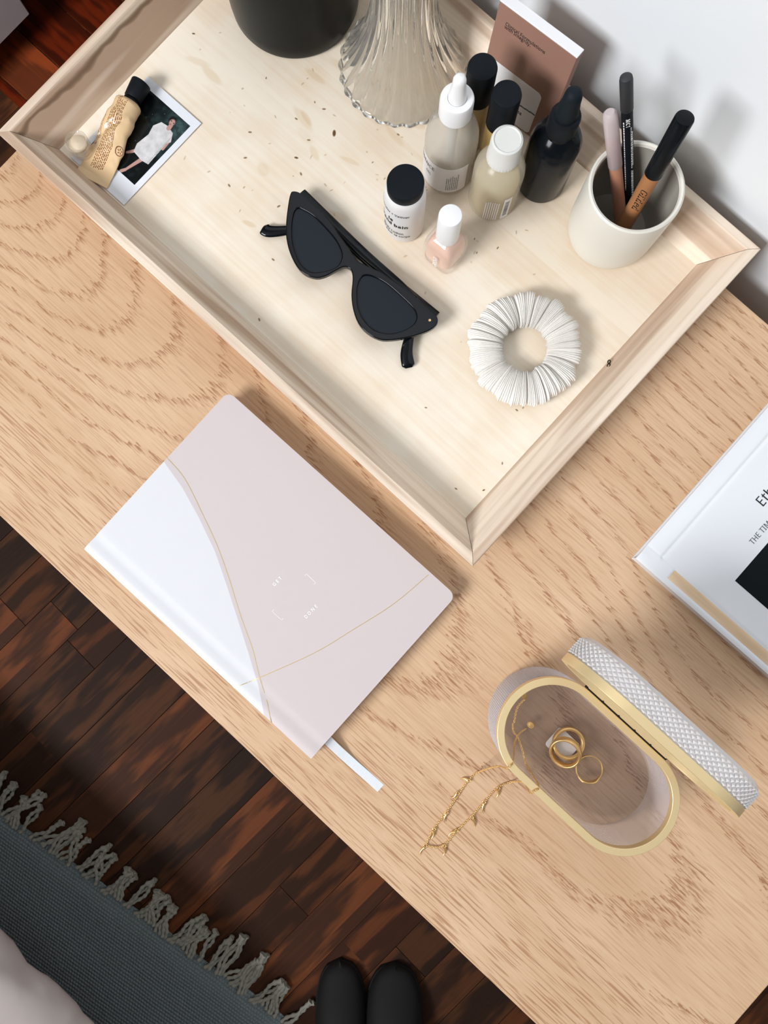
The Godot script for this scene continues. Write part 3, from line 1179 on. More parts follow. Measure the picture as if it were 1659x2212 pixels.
func build_notebook() -> void:
	var c := Vector3(-0.0563, T, 0.0613)
	var o := thing("notebook", "closed blush pink and white notebook with thin gold arcs lying by the desk's front edge", "notebook", c, 0.010)
	var hl := 0.1022
	var hw := 0.0712
	var m := mat("notebook_cover", Color.WHITE, 0.42)
	m.albedo_texture = cover_texture()
	m.metallic_specular = 0.35
	# front cover: rows across from the fore edge (-z) to the spine (+z), with the hinge groove near the spine
	for up in 2:
		var mb := MB.new()
		var rows := []
		for i in 62:
			var t := i / 61.0
			var z := -hw + 2.0 * hw * t
			if i < 14:
				z = -hw + 0.006 * i / 13.0
			else:
				z = -hw + 0.006 + (2.0 * hw - 0.006) * (i - 13) / 48.0
			var cut := 0.0
			var dz := z + hw
			if dz < 0.0055:
				cut = 0.0055 - sqrt(maxf(0.0055 * 0.0055 - (0.0055 - dz) * (0.0055 - dz), 0.0))
			var groove := 0.0008 * exp(-pow((z - (hw - 0.0105)) / 0.0026, 2.0))
			var row := PackedVector3Array()
			for j in 33:
				row.append(Vector3(lerpf(-hl + cut, hl - cut, j / 32.0), (0.0135 - groove - 0.0012 * pow(clampf((z - hw + 0.004) / 0.004, 0.0, 1.0), 2.0)) if up == 0 else 0.0002 + groove, z))
			rows.append(row)
		sheet(mb, rows, false, false, -1.0 if up == 0 else 1.0)
		if up == 0 and mb.n[40].y < 0.0 or up == 1 and mb.n[40].y > 0.0:
			for k in mb.n.size():
				mb.n[k] = -mb.n[k]
			for k in range(0, mb.x.size(), 3):
				var sw := mb.x[k + 1]
				mb.x[k + 1] = mb.x[k + 2]
				mb.x[k + 2] = sw
		# the board's edge all round
		var edge := PackedVector3Array()
		for i in 62:
			edge.append(rows[i][0])
		for j in range(1, 33):
			edge.append(rows[61][j])
		for i in range(60, -1, -1):
			edge.append(rows[i][32])
		for j in range(31, 0, -1):
			edge.append(rows[0][j])
		var k2 := edge.size()
		var th := -0.0024 if up == 0 else 0.0024
		for i in k2:
			var a := edge[i]
			var b := edge[(i + 1) % k2]
			if a.distance_to(b) < 0.00002:
				continue
			var q := Vector3((a - b).z, 0, -(a - b).x).normalized()
			if q.dot(Vector3(a.x, 0, a.z)) < 0.0:
				q = -q
			var ua := Vector2((a.x + hl) / (2.0 * hl), (a.z + hw) / (2.0 * hw))
			mb.flat(a, b, b + Vector3(0, th, 0), a + Vector3(0, th, 0), q, ua, ua, ua, ua)
		for k in mb.v.size():
			mb.t[k] = Vector2((mb.v[k].x + hl) / (2.0 * hl), (mb.v[k].z + hw) / (2.0 * hw))
		part("front_cover" if up == 0 else "back_cover", mb.mesh(), m, o)
	part("pages", box_mesh(Vector3(0, 0.0068, -0.0012), Vector3(2.0 * hl - 0.007, 0.0086, 2.0 * hw - 0.0075), 0.0005), mats.paper, o)
	part("spine", box_mesh(Vector3(0, 0.0066, hw - 0.0012), Vector3(2.0 * hl, 0.0112, 0.0024), 0.0011), mats.white_cover, o)
	# gold foil arcs
	var inv := o.transform.affine_inverse()
	for l in [[-0.1582, 0.0516, -0.1399, 0.0538, -0.1137, 0.0634, -0.0932, 0.0717, -0.0728, 0.0821, -0.0505, 0.0947, -0.0304, 0.1049, -0.0147, 0.1150, -0.0011, 0.1229, 0.0119, 0.1318],
			[-0.0218, 0.1322, -0.0132, 0.1144, 0.0019, 0.0793, 0.0100, 0.0522, 0.0185, 0.0210, 0.0225, -0.0088]]:
		var pts := []
		for p in pairs(l):
			pts.append(inv * Vector3(p.x, T, p.y))
		var path := smooth_path(pts, 8)
		var gb := MB.new()
		var rows2 := []
		for i in path.size():
			var d := (path[mini(i + 1, path.size() - 1)] - path[maxi(i - 1, 0)]).normalized()
			var s := Vector3(-d.z, 0, d.x) * 0.00024
			var g2 := 0.0008 * exp(-pow((path[i].z - (hw - 0.0105)) / 0.0026, 2.0))
			var y := 0.01356 - g2 - 0.0012 * pow(clampf((path[i].z - hw + 0.004) / 0.004, 0.0, 1.0), 2.0)
			rows2.append(PackedVector3Array([Vector3(path[i].x, y, path[i].z) - s, Vector3(path[i].x, y, path[i].z) + s]))
		sheet(gb, rows2, false, false, 1.0)
		for k in gb.n.size():
			if gb.n[k].y < 0.0:
				gb.n[k] = -gb.n[k]
		for k in range(0, gb.x.size(), 3):
			var aa := gb.x[k]
			if (gb.v[gb.x[k + 1]] - gb.v[aa]).cross(gb.v[gb.x[k + 2]] - gb.v[aa]).y > 0.0:
				var sw2 := gb.x[k + 1]
				gb.x[k + 1] = gb.x[k + 2]
				gb.x[k + 2] = sw2
		part("gold_line", gb.mesh(), mats.gold_foil, o)
	# GET [ ] DONE, reading towards the fore edge's far end (-z)
	for w in [["G E T", -0.0481, 0.0619, 0.0023], ["D O N E", -0.0182, 0.0613, 0.0023]]:
		var at := inv * Vector3(w[1], T + 0.01362, w[2])
		part("lettering", letters(w[0], w[3], true), mats.white_print, o, lying(PI / 2 - 0.03, at))
	for w in [[-0.0330, 0.0452, 1.0], [-0.0329, 0.0785, -1.0]]:
		var at := inv * Vector3(w[0], T + 0.01358, w[1])
		var bb := MB.new()
		bevel_box(bb, Vector3(0, 0, 0), Vector3(0.0088, 0.00012, 0.00035), 0.00005)
		for e in [-1, 1]:
			bevel_box(bb, Vector3(e * 0.00425, 0, w[2] * 0.0008), Vector3(0.00035, 0.00012, 0.0018), 0.00005)
		part("bracket", bb.mesh(), mats.white_print, o, Transform3D(Basis(), at))
	# ribbon bookmark that comes out at the end
	var rb := []
	for i in 21:
		var t := i / 20.0
		var p := inv * Vector3(lerpf(0.030, 0.0950, t), T + lerpf(0.0042, 0.0009, smoothstep(0.2, 0.6, t)) + 0.0008 * sin(t * 5.0), lerpf(0.1150, 0.1182, t) + 0.0012 * sin(t * 4.0))
		rb.append(PackedVector3Array([p + Vector3(0, 0, -0.0031), p + Vector3(0, 0.00002, 0), p + Vector3(0, 0, 0.0031)]))
	var rm := MB.new()
	sheet(rm, rb, false, false, -1.0)
	var rib := mat("ribbon_ribbed", Color(0.91, 0.925, 0.94), 0.5)
	var rim := Image.create_empty(256, 4, false, Image.FORMAT_RGBA8)
	for x in 256:
		for y in 4:
			rim.set_pixel(x, y, Color(0.5 + 0.5 * sin(x * TAU / 8.0), 0, 0))
	rim.bump_map_to_normal_map(1.5)
	rib.normal_enabled = true
	rib.normal_texture = ImageTexture.create_from_image(rim)
	rib.uv1_scale = Vector3(3, 1, 1)
	part("ribbon_bookmark", rm.mesh(), rib, o, Transform3D.IDENTITY, "white ribbed ribbon bookmark")


func build_book() -> void:
	var o := thing("book", "white hardcover book with a black picture on its cover lying right of the tray", "book", Vector3(0.1165, T, -0.1095), 0.012)
	var sx := 0.225
	var sz := 0.176
	var top := 0.0105
	# cover: x along the spine, z negative away from it
	var mb := MB.new()
	var rows := []
	for i in 76:
		var x := sx * i / 75.0
		if i < 50:
			x = 0.030 * i / 49.0
		else:
			x = 0.030 + (sx - 0.030) * (i - 49) / 26.0
		var row := PackedVector3Array()
		for j in 41:
			var z := -sz * j / 40.0
			if j < 26:
				z = -0.022 * j / 25.0
			else:
				z = -0.022 - (sz - 0.022) * (j - 25) / 15.0
			var gx := exp(-pow((x - 0.0128) / 0.0013, 2.0)) * smoothstep(0.0105, 0.0125, -z) * 0.0009
			var slope := -0.0011 * (1.0 - smoothstep(0.001, 0.0125, x)) * smoothstep(0.004, 0.012, -z)
			var gz := exp(-pow((z + 0.0122) / 0.0006, 2.0)) * 0.0003
			var lip := -0.0006 * pow(1.0 - clampf(-z / 0.003, 0.0, 1.0), 2.0)
			var step := -0.0005 * smoothstep(0.0236, 0.0240, x) * (smoothstep(0.0034, 0.0037, -z) - smoothstep(0.0113, 0.0116, -z))
			row.append(Vector3(x, top - gx + slope - gz + lip + step, z))
		rows.append(row)
	sheet(mb, rows, false, false, 1.0)
	if mb.n[500].y < 0.0:
		for k in mb.n.size():
			mb.n[k] = -mb.n[k]
		for k in range(0, mb.x.size(), 3):
			var sw := mb.x[k + 1]
			mb.x[k + 1] = mb.x[k + 2]
			mb.x[k + 2] = sw
	for e in [[0, true], [75, true], [0, false], [40, false]]:
		var k: int = e[0]
		for i in (40 if e[1] else 75):
			var a: Vector3 = rows[k][i] if e[1] else rows[i][k]
			var b: Vector3 = rows[k][i + 1] if e[1] else rows[i + 1][k]
			var q := Vector3(-1 if k == 0 else 1, 0, 0) if e[1] else Vector3(0, 0, 1 if k == 0 else -1)
			mb.flat(a, b, Vector3(b.x, 0.0082, b.z), Vector3(a.x, 0.0082, a.z), q)
	part("front_cover", mb.mesh(), mats.white_cover, o)
	part("pages", box_mesh(Vector3(sx * 0.5 + 0.0015, 0.0053, -sz * 0.5 - 0.0006), Vector3(sx - 0.006, 0.0062, sz - 0.003), 0.0003), mats.paper, o)
	part("back_cover", box_mesh(Vector3(sx * 0.5, 0.0012, -sz * 0.5), Vector3(sx, 0.0022, sz), 0.0004), mats.white_cover, o)
	part("spine", box_mesh(Vector3(sx * 0.5, 0.0048, -0.0008), Vector3(sx - 0.0004, 0.0090, 0.0016), 0.0007), mats.white_cover, o)
	var pm := MB.new()
	bevel_box(pm, Vector3((0.0239 + sx) * 0.5, top - 0.00046, -0.00750), Vector3(sx - 0.0242, 0.0002, 0.0076), 0.00005)
	for k in pm.v.size():
		pm.t[k] = Vector2(pm.v[k].x * 5.0, pm.v[k].z * 40.0)
	part("printed_band", pm.mesh(), mats.pine_print, o, Transform3D.IDENTITY, "wood-coloured band along the spine")
	part("cover_picture", box_mesh(Vector3(0.0580 + 0.07, top + 0.00006, -0.0322 - 0.056), Vector3(0.14, 0.0001, 0.112), 0.00004), mats.photo_black, o, Transform3D.IDENTITY, "black picture on the cover")
	# handwriting-like title and the line under it, both reading away from the spine
	var tl := letters("Eth", 0.0066)
	tl.horizontal_alignment = HORIZONTAL_ALIGNMENT_LEFT
	part("lettering", tl, mats.ink, o, lying(PI / 2, Vector3(0.0372, top + 0.0001, -0.0812)))
	var t2 := letters("THE TIM", 0.0036)
	t2.horizontal_alignment = HORIZONTAL_ALIGNMENT_LEFT
	part("lettering", t2, mats.ink_grey, o, lying(PI / 2, Vector3(0.0500, top + 0.0001, -0.0580)))
	# tiny print on the spine edge: too small to read
	var dash := MB.new()
	var r := RandomNumberGenerator.new()
	r.seed = 3
	var x := 0.021
	while x < 0.042:
		var l := r.randf_range(0.0004, 0.0011)
		bevel_box(dash, Vector3(x, top - 0.00028, -0.0022), Vector3(l, 0.0001, r.randf_range(0.0005, 0.0010)), 0.00003)
		x += l + r.randf_range(0.0003, 0.0007)
	part("lettering", dash.mesh(), mats.ink_grey, o)


# ---------------------------------------------------------------- jewellery box

func stadium(hs: float, r: float, n: int) -> Array:          # [points, normals] evenly round a stadium (long side along x)
	var per := 4.0 * hs + TAU * r
	var p := PackedVector2Array()
	var q := PackedVector2Array()
	for i in n:
		var s := per * i / n
		if s < 2.0 * hs:
			p.append(Vector2(-hs + s, r))
			q.append(Vector2(0, 1))
		elif s < 2.0 * hs + PI * r:
			var a := PI / 2 - (s - 2.0 * hs) / r
			q.append(Vector2(cos(a), sin(a)))
			p.append(Vector2(hs, 0) + q[i] * r)
		elif s < 4.0 * hs + PI * r:
			p.append(Vector2(hs - (s - 2.0 * hs - PI * r), -r))
			q.append(Vector2(0, -1))
		else:
			var a := -PI / 2 - (s - 4.0 * hs - PI * r) / r
			q.append(Vector2(cos(a), sin(a)))
			p.append(Vector2(-hs, 0) + q[i] * r)
	return [p, q]


# a stadium dish of glass: floor at y0, rim at y1, pointed facets on the outside; seams closed
func cut_dish(hs: float, r: float, wall: float, y0: float, y1: float, floor_h: float, cells: int, bands: int, amp: float, round_off: float) -> Array:
	var mb := MB.new()
	var bm := MB.new()
	var n := cells * 2
	var st := stadium(hs, r, n)
	var p: PackedVector2Array = st[0]
	var q: PackedVector2Array = st[1]
	var si := stadium(hs, r - wall, n)
	var pi: PackedVector2Array = si[0]
	var qi: PackedVector2Array = si[1]
	var nb := bands * 2
	var grid := []
	var down := signf(y1 - y0)
	for j in nb + 1:
		var y := lerpf(y0 + round_off * down, y1, float(j) / nb)
		var row := PackedVector3Array()
		for i in n:
			var a := amp if (i + j) % 2 == 0 and j > 0 and j < nb else 0.0
			var w := p[i] + q[i] * a
			row.append(Vector3(w.x, y, w.y))
		grid.append(row)
	for j in nb:
		for i in n:
			var i1 := (i + 1) % n
			var c: Array = [grid[j][i], grid[j][i1], grid[j + 1][i1], grid[j + 1][i]]
			var nn := Vector3(q[i].x, 0, q[i].y)
			var tris := [[0, 1, 2], [0, 2, 3]] if (i + j) % 2 == 1 else [[0, 1, 3], [1, 2, 3]]
			for t in tris:
				var g: Vector3 = (c[t[1]] - c[t[0]]).cross(c[t[2]] - c[t[0]]).normalized()
				if g.dot(nn) < 0.0:
					g = -g
				mb.tri(mb.add(c[t[0]], g), mb.add(c[t[1]], g), mb.add(c[t[2]], g))
	# rounded foot, outer floor, rim, inner wall, inner floor
	var foot := PackedVector3Array()
	for i in n:
		var w := p[i] - q[i] * round_off
		foot.append(Vector3(w.x, y0, w.y))
	var out_n := Vector3(0, -down, 0)
	for i in n:
		var i1 := (i + 1) % n
		var na := (Vector3(q[i].x, 0, q[i].y) + out_n).normalized()
		var nb2 := (Vector3(q[i1].x, 0, q[i1].y) + out_n).normalized()
		mb.quad(mb.add(grid[0][i], na), mb.add(grid[0][i1], nb2), mb.add(foot[i1], nb2), mb.add(foot[i], na))
		var fl := y0 + floor_h * down
		mb.flat(grid[nb][i], grid[nb][i1], Vector3(pi[i1].x, y1, pi[i1].y), Vector3(pi[i].x, y1, pi[i].y), -out_n)
		var ia := Vector3(-qi[i].x, 0, -qi[i].y)
		var ib := Vector3(-qi[i1].x, 0, -qi[i1].y)
		mb.quad(mb.add(Vector3(pi[i].x, y1, pi[i].y), ia), mb.add(Vector3(pi[i1].x, y1, pi[i1].y), ib), mb.add(Vector3(pi[i1].x, fl, pi[i1].y), ib), mb.add(Vector3(pi[i].x, fl, pi[i].y), ia))
	for lvl in 2:
		var y := y0 if lvl == 0 else y0 + floor_h * down
		var nn := out_n if lvl == 0 else -out_n
		var c := bm.add(Vector3(0, y, 0), nn)
		var f := bm.v.size()
		for i in n:
			bm.add(foot[i] if lvl == 0 else Vector3(pi[i].x, y, pi[i].y), nn)
		for i in n:
			bm.tri(c, f + i, f + (i + 1) % n)
	return [mb.mesh(), bm.mesh()]


const BOX := Vector3(0.1683, T, 0.0118)
const BOX_HS := 0.0280

func build_jewel_box() -> void:
	var o := thing("jewellery_box", "oval cut-glass jewellery box with brass rim and its hinged lid standing open", "jewellery box", BOX)
	var body := cut_dish(BOX_HS, 0.0330, 0.0032, 0.0002, 0.0458, 0.0048, 120, 16, 0.0008, 0.0008)
	part("glass_wall", body[0], mats.cut_glass, o, Transform3D.IDENTITY, "clear wall cut in small diamonds")
	part("glass_base", body[1], mats.base_glass, o)
	var rb := MB.new()
	plate(rb, [stadium(BOX_HS, 0.0337, 160)[0], stadium(BOX_HS, 0.0291, 140)[0]], 0.0458, 0.0515, 0.0004)
	part("rim", rb.mesh(), mats.brass, o, Transform3D.IDENTITY, "brass rim")
	# lid, made lying shut (opening down) about its own middle, then swung up about the hinge
	var hinge := Vector3(0, 0.0520, -0.0350)
	var swing := Basis(Vector3.RIGHT, -PI / 2)
	var shut := Vector3(0, 0.0520, 0)
	var lid := Node3D.new()
	lid.name = "lid"
	o.add_child(lid, true)
	lid.transform = Transform3D(swing, hinge + swing * (shut - hinge))
	var top := cut_dish(BOX_HS, 0.0326, 0.0034, 0.0196, 0.0052, 0.0040, 76, 4, 0.0017, 0.0022)
	part("lid_wall", top[0], mats.lid_glass, lid, Transform3D.IDENTITY, "lid edge cut in large diamonds")
	part("lid_top", top[1], mats.lid_glass, lid)
	var lb := MB.new()
	plate(lb, [stadium(BOX_HS, 0.0337, 160)[0], stadium(BOX_HS, 0.0291, 140)[0]], 0.0, 0.0052, 0.0003)
	part("lid_rim", lb.mesh(), mats.brass, lid, Transform3D.IDENTITY, "brass band of the lid")
	for k in 5:
		var kn := MB.new()
		lathe(kn, mm([0, -5.75, 1.3, -5.75, 1.5, -5.5, 1.5, 5.5, 1.3, 5.75, 0, 5.75]), 16)
		part("knuckle", kn.mesh(), mats.brass, o, Transform3D(Basis(Vector3.BACK, PI / 2), Vector3(-0.0252 + k * 0.0126, 0.0516, -0.0362)))
	part("hinge_gap_shade", box_mesh(Vector3(0, 0.0493, -0.0350), Vector3(0.064, 0.0035, 0.0022), 0.0003), mats.gap_shade, o)  # dark strip added for the shade in the gap between rim and knuckles


func build_rings() -> void:
	var y := T + 0.0051
	var card := thing("paper_tag", "small white paper tag with rounded corners under the two gold bands", "tag", Vector3(0.1630, y, 0.0140), 0.0)
	var cb := MB.new()
	var ol := PackedVector2Array()
	for k in 4:
		for s in 6:
			var a := PI / 2 * (k + s / 5.0)
			ol.append(Vector2([1, -1, -1, 1][k] * 0.0068, [1, 1, -1, -1][k] * 0.0056) + Vector2(cos(a), sin(a)) * 0.0022)
	plate(cb, [ol], 0.0, 0.0005, 0.0001)
	part("card", cb.mesh(), mats.label_white, card)
	var r2 := thing("ring", "plain gold band lying flat, half under the tilted band", "ring", Vector3(0.1646, y + 0.0005, 0.0108), 0.0, "gold rings in the jewellery box")
	part("band", ring_mesh(0.0095, 0.0013, 0.0021), mats.gold, r2, Transform3D(Basis(), Vector3(0, 0.0020, 0)))
	var r1 := thing("ring", "plain gold band tilted on top of another band over the white tag", "ring", Vector3(0.1656, y + 0.0005, 0.0163), 0.0, "gold rings in the jewellery box")
	var tilt := Basis(Vector3(1, 0, 0.25).normalized(), 0.48)
	part("band", ring_mesh(0.0094, 0.0011, 0.0026), mats.gold, r1, Transform3D(tilt, Vector3(0, 0.0066, 0)))
	var r3 := thing("ring", "thin gold signet ring with a flat face lying beside the two bands", "ring", Vector3(0.1855, y, 0.0139), 0.0, "gold rings in the jewellery box")
	var rows := []
	for i in 72:
		var a := TAU * i / 72
		var face := atan2(0.0080, 0.0064)
		var d := absf(wrapf(a - face, -PI, PI))
		var wide := 0.00085 + 0.0014 * smoothstep(0.95, 0.35, d)
		var outer := 0.0089 + 0.0006 * smoothstep(1.0, 0.5, d)
		if d < 0.48:
			outer = minf(outer, 0.0097 * cos(0.40) / cos(d))
		outer = maxf(outer, 0.0089)
		var row := PackedVector3Array()
		for w in [[-1, -1], [-0.6, -1.25], [0.6, -1.25], [1, -0.9], [1, 0.9], [0.6, 1.25], [-0.6, 1.25], [-1, 1]]:
			var rr := lerpf(0.0081, outer, (w[0] + 1.0) * 0.5)
			row.append(Vector3(rr * cos(a), w[1] * wide + 0.0023, rr * sin(a)))
		rows.append(row)
	var mb := MB.new()
	sheet(mb, rows, true, true, outward(rows, Vector3(0.0086, 0.0023, 0)))
	part("band", mb.mesh(), mats.gold, r3)


func build_necklace() -> void:
	var o := thing("necklace", "fine gold chain necklace with horn charms draped over the rim of the glass box", "necklace", Vector3(0, T, 0))
	var c := [0.1234, 0.0120, 0.0090, 0.1243, 0.0090, 0.0161, 0.1291, 0.0070, 0.0240, 0.1304, 0.0065, 0.0268, 0.1340, 0.0062, 0.0298, 0.1379, 0.0062, 0.0302, 0.1454, 0.0062, 0.0342, 0.1513, 0.0070, 0.0382,
		0.1547, 0.0120, 0.0400, 0.1565, 0.0250, 0.0405, 0.1560, 0.0420, 0.0405, 0.1550, 0.0515, 0.0418, 0.1536, 0.0528, 0.0450, 0.1533, 0.0500, 0.0472, 0.1560, 0.0200, 0.0482, 0.1560, 0.0030, 0.0540, 0.1530, 0.0012, 0.0597, 0.1514, 0.0012, 0.0640,
		0.1510, 0.0012, 0.0699, 0.1513, 0.0012, 0.0767, 0.1512, 0.0012, 0.0823, 0.1512, 0.0012, 0.0894, 0.1508, 0.0012, 0.0960, 0.1504, 0.0012, 0.1026, 0.1505, 0.0012, 0.1089, 0.1506, 0.0012, 0.1134,
		0.1496, 0.0012, 0.1167, 0.1470, 0.0012, 0.1207, 0.1417, 0.0012, 0.1233, 0.1401, 0.0012, 0.1193, 0.1383, 0.0012, 0.1138, 0.1378, 0.0012, 0.1080, 0.1373, 0.0012, 0.0991, 0.1363, 0.0012, 0.0914,
		0.1354, 0.0012, 0.0843, 0.1342, 0.0012, 0.0767, 0.1340, 0.0012, 0.0722, 0.1345, 0.0020, 0.0667, 0.1350, 0.0120, 0.0590, 0.1340, 0.0330, 0.0500, 0.1330, 0.0528, 0.0455, 0.1335, 0.0520, 0.0412,
		0.1374, 0.0300, 0.0390, 0.1393, 0.0120, 0.0370, 0.1382, 0.0070, 0.0335, 0.1372, 0.0062, 0.0277, 0.1381, 0.0062, 0.0229]
	var pts := []
	for i in range(0, c.size(), 3):
		pts.append(Vector3(c[i], c[i + 1], c[i + 2]))
	var path := smooth_path(pts, 8)
	# links along the path
	var link := MB.new()
	var rows := []
	for i in 12:
		var a := TAU * i / 12
		var row := PackedVector3Array()
		for j in 6:
			var b := TAU * j / 6
			row.append(Vector3((0.00066 + 0.00023 * cos(b)) * cos(a) * 1.25, 0.00023 * sin(b), (0.00050 + 0.00023 * cos(b)) * sin(a)))
		rows.append(row)
	sheet(link, rows, true, true, outward(rows, Vector3(0.001, 0, 0)))
	var chain := MB.new()
	var left := 0.0
	var k := 0
	for i in path.size() - 1:
		var d := path[i + 1] - path[i]
		var l := d.length()
		if l < 1e-6:
			continue
		while left < l:
			var z := d / l
			var s := z.cross(Vector3.UP)
			s = s.normalized() if s.length() > 0.05 else Vector3.RIGHT
			var u := s.cross(z)
			var roll := 0.6 if k % 2 == 0 else -0.75
			var bs := Basis(z, u, s).rotated(z, roll)
			chain.join(link, Transform3D(bs, path[i] + z * left))
			left += 0.00124
			k += 1
		left -= l
	part("chain", chain.mesh(), mats.gold, o)
	var ch := pairs([0.1344, 0.0734, 0.1303, 0.0768, 0.1344, 0.0845, 0.1327, 0.0896, 0.1375, 0.0989, 0.1412, 0.1038, 0.1385, 0.1122, 0.1408, 0.1183, 0.1415, 0.1243, 0.1434, 0.1308, 0.1508, 0.1157, 0.1538, 0.1208,
		0.1501, 0.1031, 0.1493, 0.1089, 0.1518, 0.0897, 0.1567, 0.0938, 0.1511, 0.0770, 0.1557, 0.0821, 0.1520, 0.0639, 0.1544, 0.0692])
	for i in range(0, ch.size(), 2):
		var a := Vector3(ch[i].x, 0.0013, ch[i].y)
		var b := Vector3(ch[i + 1].x, 0.0010, ch[i + 1].y)
		b += (b - a) * 0.12
		var side := (b - a).cross(Vector3.UP).normalized() * (0.0011 if (i / 2) % 2 == 0 else -0.0011)
		var pt := []
		var ra := PackedFloat32Array()
		for s in 9:
			var t := s / 8.0
			pt.append(a.lerp(b, 0.16 + 0.84 * t) + side * sin(t * PI * 0.9))
			ra.append(0.00125 * (1.0 - t * 0.92))
		var hb := MB.new()
		tube(hb, PackedVector3Array(pt), ra, ra, 10)
		var jr := MB.new()
		jr.join(link, Transform3D(Basis.from_scale(Vector3(1.25, 1.25, 1.6)), a + Vector3(0, 0.0004, 0)))
		hb.join(jr)
		part("horn_charm", hb.mesh(), mats.gold, o)
	var cm := MB.new()
	tube(cm, PackedVector3Array([Vector3(0.1180, 0.0190, 0.0062), Vector3(0.1192, 0.0182, 0.0066), Vector3(0.1208, 0.0168, 0.0073), Vector3(0.1222, 0.0148, 0.0081), Vector3(0.1230, 0.0130, 0.0087)]),
		PackedFloat32Array([0.0009, 0.0016, 0.0019, 0.0014, 0.0006]), PackedFloat32Array([0.0006, 0.0009, 0.0010, 0.0009, 0.0005]), 10)
	part("clasp", cm.mesh(), mats.gold, o)
	var dm := MB.new()
	lathe(dm, mm([0, -0.3, 1.9, -0.3, 2.2, 0, 2.1, 0.35, 1.7, 0.35, 1.5, 0.1, 0, 0.25]), 28)
	part("round_tag", dm.mesh(), mats.gold, o, Transform3D(Basis(Vector3(1, 0, 0.3).normalized(), 0.25) * Basis.from_scale(Vector3(1.15, 1, 0.95)), Vector3(0.1388, 0.0062, 0.0187)))


# ---------------------------------------------------------------- things standing in the tray

func build_vessel() -> void:
	var o := thing("jar", "large dark glass jar with rounded foot at the back of the tray", "jar", Vector3(-0.3172, F, -0.2440))
	part("body", lathed(mm([0, 0.3, 40, 0.3, 43.5, 1.2, 44.6, 4, 45, 12, 45, 90, 44.6, 96, 43.4, 97, 41.8, 96, 41.5, 90, 41.5, 8, 0, 7]), 72), mats.vessel, o)
	part("wax", lathed(mm([0, 40, 41, 40, 41.2, 60, 0, 60]), 48), mats.vessel_inside, o)


func build_vase() -> void:
	var o := thing("vase", "clear ribbed glass vase with a flared scalloped foot beside the dark jar", "vase", Vector3(-0.2283, F, -0.2587))
	var outer := mm([40.5, 0.3, 43.6, 0.5, 44.6, 1.6, 44.2, 3.6, 42.0, 7.0, 38.2, 12.5, 33.6, 20, 29.2, 29, 25.4, 39, 22.3, 50, 20.2, 62, 19.0, 76, 18.6, 92, 18.8, 112, 20.2, 138, 23, 162, 27.5, 182, 32, 194])
	var inner := mm([32, 194, 30.3, 194.3, 25.2, 181, 20.4, 161, 17.4, 138, 15.9, 112, 15.6, 92, 15.9, 76, 17.0, 62, 19.0, 50, 22.2, 38, 26.2, 27.5, 31.0, 18, 35.8, 10.5, 39.2, 5.0, 40.5, 0.3])
	var mb := MB.new()
	lathe(mb, outer, 400, 26, 0.0008)
	lathe(mb, inner, 96, 28, 0.0)
	part("body", mb.mesh(), mats.vase_glass, o)


